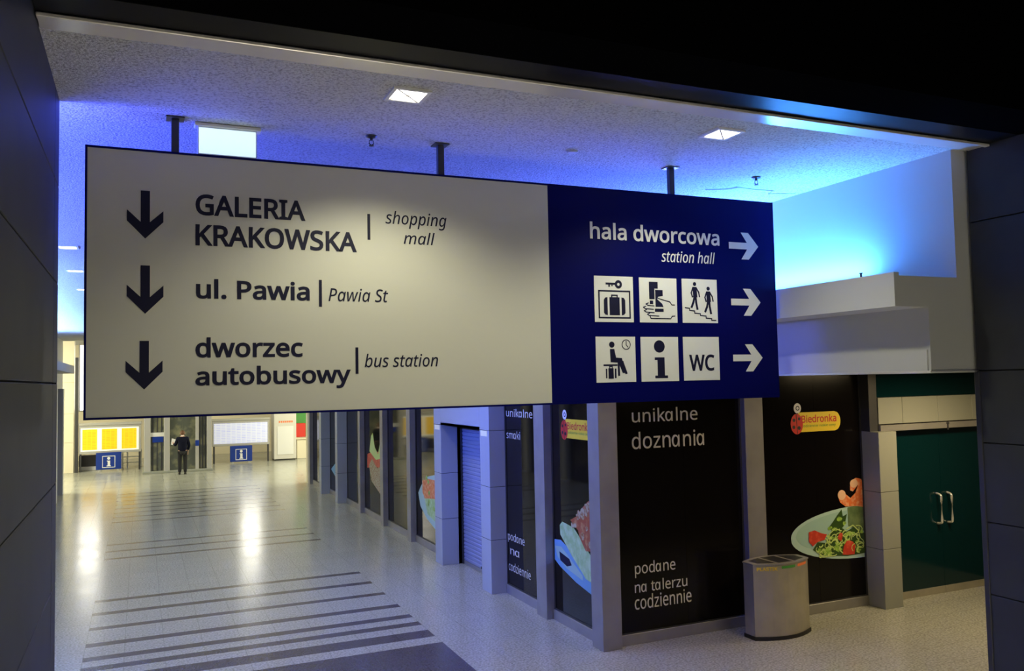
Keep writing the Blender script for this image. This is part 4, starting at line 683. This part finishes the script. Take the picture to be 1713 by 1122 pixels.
# lit exit light box
t = thing('exit_light_box', 'glowing white light box on a rail under the blue ceiling behind the sign', 'light box', (0.47, 5.24, ZC))
MB().box(0.285, 0.665, 5.19, 5.27, ZC-0.022, ZC-0.001, 0.004).build('ceiling_rail', 'plastic', t)
MB().box(0.302, 0.640, 5.205, 5.255, 4.715, ZC-0.022, 0.003).build('casing', 'plastic', t)
MB().box(0.310, 0.632, 5.201, 5.206, 4.722, ZC-0.030).build('lit_panel', 'exitglow', t, 'glowing white panel')
# sprinklers
def sprinkler(x, y, label, s_=1.0):
    t = thing('sprinkler_head', label, 'sprinkler', (x, y, ZC), 'ceiling sprinklers')
    b = MB(); b.tube([(x, y, ZC), (x, y, ZC-0.006), (x, y, ZC-0.014)], [0.036, 0.036, 0.018], 16); b.build('escutcheon', 'brushed_dark', t)
    b = MB(); b.tube([(x, y, ZC-0.01), (x, y, ZC-0.03)], 0.010, 10); b.tube([(x-0.012, y, ZC-0.03), (x-0.015, y, ZC-0.05), (x, y, ZC-0.062)], 0.0035, 6); b.tube([(x+0.012, y, ZC-0.03), (x+0.015, y, ZC-0.05), (x, y, ZC-0.062)], 0.0035, 6)
    b.build('frame_arms', 'brushed_dark', t)
    MB().tube([(x, y, ZC-0.061), (x, y, ZC-0.065)], 0.016, 14).build('deflector', 'brushed_dark', t)
sprinkler(1.326, 5.13, 'small dark sprinkler on the ceiling left of the middle hanging post')
sprinkler(4.42, 5.19, 'small dark sprinkler on the bright cyan ceiling above the right end of the sign')
b = MB(); b.tube([(2.70, 5.02, ZC), (2.70, 5.02, ZC-0.008), (2.70, 5.02, ZC-0.012)], [0.040, 0.040, 0.032], 18)
tag(b.build('ceiling_cover_plate', 'plaster'), 'flat round cover plate flush on the blue ceiling above the navy panel', 'cover plate')
b = MB(); b.tube([(4.30, 5.68, ZC-0.005), (4.46, 5.60, ZC-0.005), (4.50, 5.52, ZC-0.005), (4.72, 5.54, ZC-0.005), (4.88, 5.53, ZC-0.005), (4.93, 5.62, ZC-0.005), (5.15, 5.56, ZC-0.005)], 0.004, 6)
for x, y in ((4.50, 5.52), (4.88, 5.53), (4.93, 5.62)): b.box(x-0.012, x+0.012, y-0.008, y+0.008, ZC-0.012, ZC)
tag(b.build('ceiling_cable', 'plastic'), 'thin pale cable clipped to the bright ceiling beside the right bulkhead', 'cable')
# cove light tubes resting on the bulkheads
for nm, x, y0, y1, lab, zz in (('r', 5.03, 4.65, 8.8, 'blue light tube lying in the cove on top of the right bulkhead box', 4.0), ('l', -1.95, 5.3, 25.7, 'blue light tube lying in the cove on the left corridor wall', 3.98)):
    t = thing('cove_light_tube', lab, 'light', (x, y0, zz))
    MB().box(x-0.05, x+0.05, y0, y1, zz, zz+0.025, 0.003).build('batten', 'plastic', t)
    MB().tube([(x, y0+0.02, zz+0.04), (x, y1-0.02, zz+0.04)], 0.016, 10).build('tube', 'blueglow', t)
b = MB(); b.tube([(4.627, 4.38, 4.022), (4.627, 4.38, 4.048)], 0.007, 8); b.tube([(4.627, 4.38, 4.046), (4.627, 4.38, 4.053)], 0.011, 8)
tag(b.build('screw_peg', 'brushed_dark'), 'tiny dark peg standing on the top edge of the right bulkhead box', 'peg')

# ------------------------------------------------------------------ litter bin
t = thing('litter_bin', 'stainless steel recycling bin with three openings standing before the dark shop window', 'bin', (7.57, 8.78, 0))
def bin_outline(k=0.0, n=12):
    out = []
    x0, x1, yf, ye, yb = 7.125-k, 8.02+k, 8.545-k, 8.685-k, 8.875+k
    for i in range(n+1):
        f = i/n; out.append((x0+(x1-x0)*f, ye - (ye-yf)*(1-(2*f-1)**2)))
    for i in range(n+1):
        f = 1-i/n; out.append((x0+(x1-x0)*f, yb + 0.14*(1-(2*f-1)**2)))
    return out
MB().prism(bin_outline(0.012), 'z', 0.0, 0.045).build('plinth', 'dark', t)
MB().prism(bin_outline(0.0), 'z', 0.045, 0.935).build('body', 'steel', t)
b = MB(); b.prism(bin_outline(0.008), 'z', 0.935, 0.952)
b.build('lid', 'alu', t)
for x0, x1 in ((7.20, 7.42), (7.47, 7.69), (7.74, 7.95)):
    f = lambda x: 1-((x-7.125)/0.895*2-1)**2
    b = MB(); b.prism([(x0, 8.715-0.14*f(x0)+0.02), (x1, 8.715-0.14*f(x1)+0.02), (x1, 8.845+0.14*f(x1)-0.02), (x0, 8.845+0.14*f(x0)-0.02)], 'z', 0.9515, 0.9535)
    b.build('opening', 'dark', t)
for x0, x1, m_, nm in ((7.15, 7.44, 'yellow', 'plastik'), (7.47, 7.69, 'green', None), (7.74, 7.95, 'label_orange', None)):
    n = 5; b = MB()
    for i in range(n):
        xa, xb = x0+(x1-x0)*i/n, x0+(x1-x0)*(i+1)/n
        fa, fb = 8.685-0.14*f(xa)-0.0025, 8.685-0.14*f(xb)-0.0025
        if nm is None: b.face([(xa, fa, 0.885), (xb, fb, 0.885), (xb, fb, 0.918), (xa, fa, 0.918)])
    if nm is None: b.build('label_strip', m_, t)
    else:
        b.bm.free()
        ya, yb = 8.685-0.14*f(x0), 8.685-0.14*f(x1); uu = Vector((x1-x0, yb-ya, 0)).normalized()
        text(Pl((x0, ya, 0), uu, (0, 0, 1), (uu.y, -uu.x, 0)), 'PLASTIK', 0.01, (x1-x0)*0.97, 0.868, 0.915, 'lettering', 'yellow', t, offset=0.02, d=0.020)

# ------------------------------------------------------------------ far hall
b = MB(); b.box(-9, 13, 44, 44.3, 0, 5.6); struct(b, 'wall_back', 'hallwall')
struct(MB().box(-9.3, -9, 30.4, 44.3, 0, 5.6), 'wall_hall_left', 'hallwall')
struct(MB().box(12.7, 13, 29.4, 44.3, 0, 5.6), 'wall_hall_right', 'hallwall')
struct(MB().box(-9, -2.6, 30.4, 30.7, 0, 5.6), 'wall_hall_near', 'hallwall')
b = MB(); b.box(-9, 13, 30.7, 44.3, 5.38, 5.6); b.box(-9, 13, 30.68, 30.9, ZC, 5.38); struct(b, 'ceiling_hall', 'hallceil')
b = MB()
for z0, z1 in ((0, 1.2), (1.205, 2.35), (2.355, 3.6), (3.605, 4.3), (4.305, 5.38)): b.box(-2.96, -2.44, 38.0, 38.5, z0, z1, 0.004)
struct(b, 'column_hall', 'cream')
def lit_window(n_, x0, x1, z0, z1, y):
    wn[0] += 1
    o = sroot('window_%d' % wn[0], ((x0+x1)/2, y, z0))
    MB().box(x0, x1, y, y+0.06, z0, z1).build('glowing_pane', 'windowglow', o)
    f = MB(); f.box(x0-0.05, x0, y-0.03, y+0.07, z0-0.05, z1+0.05); f.box(x1, x1+0.05, y-0.03, y+0.07, z0-0.05, z1+0.05); f.box(x0, x1, y-0.03, y+0.07, z0-0.05, z0); f.box(x0, x1, y-0.03, y+0.07, z1, z1+0.05)
    f.build('frame', 'liftsteel', o)
lit_window(0, -2.30, -1.55, 2.45, 5.15, 39.2)
lit_window(0, 4.15, 4.95, 2.45, 5.0, 39.6)
lit_window(0, -4.4, -3.0, 4.35, 5.2, 43.9)
# tall dark pole
tag(MB().box(-2.40, -2.28, 37.95, 38.07, 0, 4.6, 0.01).build('steel_pole', 'brushed_dark'), 'tall slim dark steel pole at the left end of the yellow timetable board', 'pole')
# timetable boards
def board(name, label, x0, x1, z0, z1, y, glow, legs, yellow):
    t = thing(name, label, 'timetable board', ((x0+x1)/2, y, 0))
    f = MB(); f.box(x0, x1, y, y+0.12, z0, z1, 0.01); f.box(x0-0.02, x1+0.02, y-0.03, y+0.15, z1, z1+0.10, 0.01); f.build('casing', 'liftsteel', t)
    p = MB().box(x0+0.07, x1-0.09, y-0.008, y, z0+0.10, z1-0.10).build('lit_panel', glow, t)
    for x in legs: MB().box(x-0.035, x+0.035, y+0.03, y+0.10, 0, z0, 0.004).build('leg', 'brushed_dark', t)
    return t
ty = board('timetable_board', 'grey framed lit board with three yellow timetable sheets', -2.26, 0.03, 0.72, 1.85, 38.0, 'boardglow', (-2.2, -0.03), True)
for x0, x1 in ((-2.13, -1.60), (-1.43, -0.87), (-0.70, -0.15)):
    s_ = MB().box(x0, x1, 37.984, 37.991, 0.875, 1.70).build('timetable_sheet', 'yellowglow', ty, 'yellow sheet')
tw = board('timetable_board', 'grey framed board with white lit timetable right of the person', 2.82, 5.22, 0.74, 1.82, 38.5, 'whiteglow', (2.9, 5.16), False)
def info(x0, x1, z0, z1, y, label):
    t = thing('information_panel', label, 'information sign', ((x0+x1)/2, y, 0), 'blue information panels')
    MB().box(x0, x1, y, y+0.10, z0, z1, 0.01).build('panel', 'signblue', t)
    for x in (x0+0.12, x1-0.12): MB().box(x-0.04, x+0.04, y+0.01, y+0.09, 0, z0).build('foot', 'liftsteel', t)
    pl = Pl(((x0+x1)/2, y, (z0+z1)/2-0.03), (1, 0, 0), (0, 0, 1), (0, -1, 0)); h = (z1-z0)
    d = Draw(pl, 0.004); a = 0.33*h
    for q in ([(-a, -a), (a, -a)], [(a, -a), (a, a)], [(a, a), (-a, a)], [(-a, a), (-a, -a)]): d.line(q, 0.022)
    d.build('square_outline', 'white', t)
    d = Draw(pl, 0.004); d.circ(0, 0.20*h, 0.085*h); d.poly([(-0.10*h, 0.07*h), (0.075*h, 0.07*h), (0.075*h, -0.22*h), (0.11*h, -0.22*h), (0.11*h, -0.27*h), (-0.11*h, -0.27*h), (-0.11*h, -0.22*h), (-0.06*h, -0.22*h), (-0.06*h, 0.02*h), (-0.10*h, 0.02*h)])
    d.build('letter_i', 'white', t)
info(-1.63, -0.70, 0.08, 0.76, 37.78, 'blue panel with a white i below the yellow timetable sheets')
info(3.54, 4.46, 0.06, 0.74, 38.3, 'blue panel with a white i below the white timetable board')
# rack / railing right of the first info panel, dark crate left of it
t = thing('display_rack', 'pale green and white low rack between the blue panel and the lift', 'rack', (-0.3, 39.2, 0))
for x in (-0.68, -0.50, 0.03): MB().box(x-0.03, x+0.03, 39.2, 39.26, 0, 0.74, 0.004).build('upright', 'plastic', t)
for z in (0.18, 0.42, 0.64): MB().box(-0.70, 0.06, 39.2, 39.5, z, z+0.03, 0.004).build('shelf', 'plastic', t)
MB().box(-0.66, 0.02, 39.24, 39.46, 0.67, 0.80, 0.01).build('top_box', 'green', t, 'green box along the top')
t = thing('low_bench', 'low dark bench between the pole and the blue panel', 'bench', (-2.0, 38.9, 0))
MB().box(-2.30, -1.50, 38.7, 39.1, 0.16, 0.62, 0.02).build('seat_block', 'brushed_dark', t); MB().box(-2.30, -1.45, 38.68, 39.12, 0.0, 0.16, 0.01).build('base', 'plastic', t)
# lift
t = thing('glass_lift', 'grey steel and glass lift shaft behind the person', 'lift', (1.35, 35.7, 0))
b = MB()
for x0, x1 in ((0.13, 0.36), (0.84, 1.05), (2.0, 2.12), (2.42, 2.60)): b.box(x0, x1, 35.7, 35.95, 0, 3.4, 0.01)
b.box(0.13, 0.36, 37.6, 37.85, 0, 3.4); b.box(2.42, 2.60, 37.6, 37.85, 0, 3.4); b.box(0.13, 2.60, 35.7, 35.95, 3.0, 3.4); b.box(0.13, 2.6, 37.6, 37.85, 3.0, 3.4)
b.build('frame', 'liftsteel', t)
MB().box(0.08, 2.64, 35.62, 37.9, 0, 0.09, 0.01).build('plinth', 'beige', t)
for x0, x1 in ((0.36, 0.84), (2.12, 2.42)):
    g = MB().box(x0, x1, 35.80, 35.83, 0.1, 3.0).build('glass_panel', 'liftglass', t)
    b = MB()
    for k in range(3): x = x0 + (x1-x0)*(k+0.5)/3; b.box(x-0.018, x+0.018, 35.785, 35.80, 0.1, 3.0)
    b.build('glazing_bars', 'brushed_dark', g)
b = MB(); b.box(0.2, 0.24, 35.95, 37.6, 0.1, 3.0); b.box(2.5, 2.54, 35.95, 37.6, 0.1, 3.0); b.box(0.36, 2.42, 37.7, 37.73, 0.1, 3.0); b.build('side_glass', 'liftglass', t)
for x0, x1 in ((1.05, 1.525), (1.53, 2.0)): 
    dd = MB().box(x0, x1, 35.82, 35.86, 0.09, 2.75).build('lift_door', 'liftglass', t)
    MB().box(x0+0.02, x1-0.02, 35.805, 35.82, 2.55, 2.72).build('door_rail', 'brushed_dark', dd)
b = MB(); b.box(1.05, 2.0, 35.80, 35.86, 2.75, 3.0); b.build('door_header', 'brushed_dark', t)
MB().box(0.36, 0.84, 35.775, 35.785, 1.42, 1.58).build('notice_plate', 'plastic', t, 'white notice plate on the glass')
MB().box(0.42, 0.82, 35.770, 35.776, 1.20, 1.42).build('blue_notice', 'signblue', t, 'blue notice on the glass')
MB().box(1.99, 2.13, 35.675, 35.70, 1.0, 1.22, 0.005).build('call_panel', 'signblue', t, 'small blue call panel')
# white kiosk with red lettering
t = thing('white_kiosk', 'plain white kiosk cabinet with orange lettering on top right of the white board', 'kiosk', (5.9, 38.5, 0))
MB().box(5.40, 6.38, 38.5, 39.3, 0.05, 2.30, 0.02).build('body', 'kiosk', t); MB().box(5.55, 6.25, 38.485, 38.50, 0.25, 1.50, 0.005).build('door_panel', 'plastic', t)
MB().box(5.44, 6.34, 38.54, 39.26, 0, 0.05).build('plinth', 'dark', t)
d = Draw(Pl((0, 38.5, 0), (1, 0, 0), (0, 0, 1), (0, -1, 0)), 0.004)
for k in range(7): d.rect(5.62+k*0.09, 1.66, 5.685+k*0.09, 1.74)
d.build('lettering', 'label_orange', t)
tag(MB().box(6.45, 7.4, 40.0, 40.2, 0.92, 3.2, 0.01).build('shop_sign', 'green'), 'dark green shop sign panel at the far end beside the dark mullion', 'sign')
tag(MB().box(6.50, 7.0, 39.65, 39.99, 0.92, 1.55, 0.02).build('red_box', 'red'), 'red box standing on the cream counter before the green sign', 'box')
t = thing('shop_counter', 'cream shop counter at the far end right of the white kiosk', 'counter', (7.0, 39.2, 0))
MB().box(6.48, 8.2, 38.9, 40.5, 0, 0.86, 0.01).build('body', 'cream', t); MB().box(6.42, 8.26, 38.84, 40.56, 0.86, 0.92, 0.01).build('worktop', 'hallwall', t)

# ------------------------------------------------------------------ person before the lift, seen from behind
def skin(name, verts, edges, rad, m, parent, lv=2, root=0, label=None):
    me = bpy.data.meshes.new('tmp'); me.from_pydata([tuple(Vector(v)) for v in verts], edges, [])
    o = bpy.data.objects.new('tmp', me); COL.objects.link(o)
    o.modifiers.new('s', 'SKIN').use_smooth_shade = True
    sk = me.skin_vertices[0].data
    for i, r in enumerate(rad): sk[i].radius = r if isinstance(r, tuple) else (r, r); sk[i].use_root = (i == root)
    ss = o.modifiers.new('u', 'SUBSURF'); ss.levels = lv; ss.render_levels = lv
    bpy.context.view_layer.update()
    m2 = bpy.data.meshes.new_from_object(o.evaluated_get(bpy.context.evaluated_depsgraph_get()))
    bpy.data.objects.remove(o); bpy.data.meshes.remove(me)
    m2.materials.clear(); m2.materials.append(M[m]); m2.name = name
    for p in m2.polygons: p.material_index = 0; p.use_smooth = True
    r = bpy.data.objects.new(name, m2); r.parent = parent; COL.objects.link(r)
    if label: r['label'] = label
    return r
pr = thing('person', 'person in dark navy jacket and black trousers standing before the lift, seen from behind', 'person', (1.48, 34.8, 0))
V = [(0,0,0.92),(0,0.01,1.10),(0,0.0,1.28),(0,-0.01,1.40),(0,0.01,1.46),(0,0.03,1.53),(0,0.05,1.60),          # pelvis .. head 0-6
     (0.17,-0.01,1.37),(0.23,0.0,1.10),(0.20,0.14,0.90),(0.19,0.18,0.84),                                       # right arm 7-10
     (-0.17,-0.01,1.37),(-0.25,0.02,1.12),(-0.30,0.25,1.15),(-0.31,0.32,1.17),                                  # left arm 11-14
     (0.09,0,0.86),(0.095,0.02,0.48),(0.095,-0.02,0.09),(0.11,0.10,0.035),
     (-0.09,0,0.86),(-0.095,0.02,0.48),(-0.10,-0.02,0.09),(-0.115,0.10,0.035)]
E_ = [(0,1),(1,2),(2,3),(3,4),(4,5),(5,6),(3,7),(7,8),(8,9),(9,10),(3,11),(11,12),(12,13),(13,14),(0,15),(15,16),(16,17),(17,18),(0,19),(19,20),(20,21),(21,22)]
rad = [(0.15,0.11),(0.14,0.10),(0.16,0.11),(0.11,0.08),0.052,(0.07,0.085),(0.072,0.09), 0.05,0.042,0.030,0.026, 0.05,0.042,0.030,0.026, 0.08,0.055,0.036,0.03, 0.08,0.055,0.036,0.03]
def hand(base, fwd, side):
    fwd, side = Vector(fwd).normalized(), Vector(side).normalized(); down = Vector((0, 0, -1)); base = Vector(base)
    for k, ln in enumerate((0.070, 0.080, 0.075, 0.058)):
        i0 = len(V); p = base + side*(k-1.5)*0.021 + fwd*0.035
        V.append(tuple(p)); V.append(tuple(p + fwd*ln*0.5 + down*0.008)); V.append(tuple(p + fwd*ln*0.85 + down*0.03))
        rad.extend([0.011, 0.009, 0.0075]); E_.extend([(hand.root, i0), (i0, i0+1), (i0+1, i0+2)])
    i0 = len(V); V.append(tuple(base - side*0.038 + fwd*0.01)); V.append(tuple(base - side*0.05 + fwd*0.05)); rad.extend([0.011, 0.009]); E_.extend([(hand.root, i0), (i0, i0+1)])
hand.root = 10; hand((0.185, 0.20, 0.81), (-0.1, 0.6, -0.8), (0.8, 0.2, 0)); hand.root = 14; hand((-0.31, 0.34, 1.18), (0.0, 1, 0.2), (0.5, 0, -0.8))
i0 = len(V); V += [(0, 0.135, 1.575)]; rad += [0.014]; E_ += [(6, i0)]                                          # nose
skin('body', V, E_, rad, 'skin', pr, 2)
Vj = [(0,0,0.80),(0,0.01,1.06),(0,0.0,1.24),(0,-0.01,1.37),(0,0.005,1.435),(0.17,-0.01,1.365),(0.235,0.0,1.10),(0.205,0.14,0.91),(-0.17,-0.01,1.365),(-0.255,0.02,1.12),(-0.30,0.24,1.145)]
Ej = [(0,1),(1,2),(2,3),(3,4),(3,5),(5,6),(6,7),(3,8),(8,9),(9,10)]
skin('jacket', Vj, Ej, [(0.185,0.135),(0.175,0.13),(0.19,0.135),(0.14,0.11),0.072,0.075,0.062,0.048,0.075,0.062,0.048], 'jacket', pr, 2, label='dark navy jacket')
Vt = [(0,0,0.90),(0.09,0,0.82),(0.097,0.02,0.48),(0.097,-0.015,0.06),(-0.09,0,0.82),(-0.097,0.02,0.48),(-0.102,-0.015,0.06)]
skin('trousers', Vt, [(0,1),(1,2),(2,3),(0,4),(4,5),(5,6)], [(0.15,0.115),0.10,0.076,0.066,0.10,0.076,0.066], 'trousers', pr, 2, label='black trousers')
for x in (0.10, -0.105):
    b = MB(); b.ell((1.48+x, 34.86, 0.045), (0.048, 0.14, 0.045)); b.box(1.48+x-0.045, 1.48+x+0.045, 34.74, 34.98, 0, 0.02, 0.005); b.build('shoe', 'shoe', pr)
b = MB(); b.ell((1.48, 34.835, 1.595), (0.082, 0.092, 0.082)); b.ell((1.48, 34.81, 1.56), (0.078, 0.075, 0.075)); b.build('hair', 'hair', pr, 'short reddish brown hair')
b = MB(); b.tube([(1.48, 34.81, 1.435), (1.48, 34.815, 1.475)], [0.070, 0.062], 16); b.build('shirt_collar', 'collar', pr, 'white shirt collar')
for x in (-0.082, 0.082): MB().ell((1.48+x, 34.86, 1.555), (0.012, 0.022, 0.032)).build('ear', 'skin', pr)
for x in (-0.030, 0.030): MB().ell((1.48+x, 34.927, 1.590), (0.012, 0.008, 0.008)).build('eye', 'white', pr)
MB().ell((1.48, 34.932, 1.520), (0.026, 0.006, 0.006)).build('mouth', 'tomato', pr)
b = MB(); b.prism([(1.08, 1.12), (1.23, 1.08), (1.26, 1.31), (1.11, 1.36)], 'y', 35.245, 35.248)
b.prism([(1.09, 1.16), (1.22, 1.11), (1.24, 1.28), (1.12, 1.33)], 'y', 35.240, 35.2435)
tag(b.build('paper_sheet', 'paper'), 'white paper sheets held in the left hand of the person', 'paper')
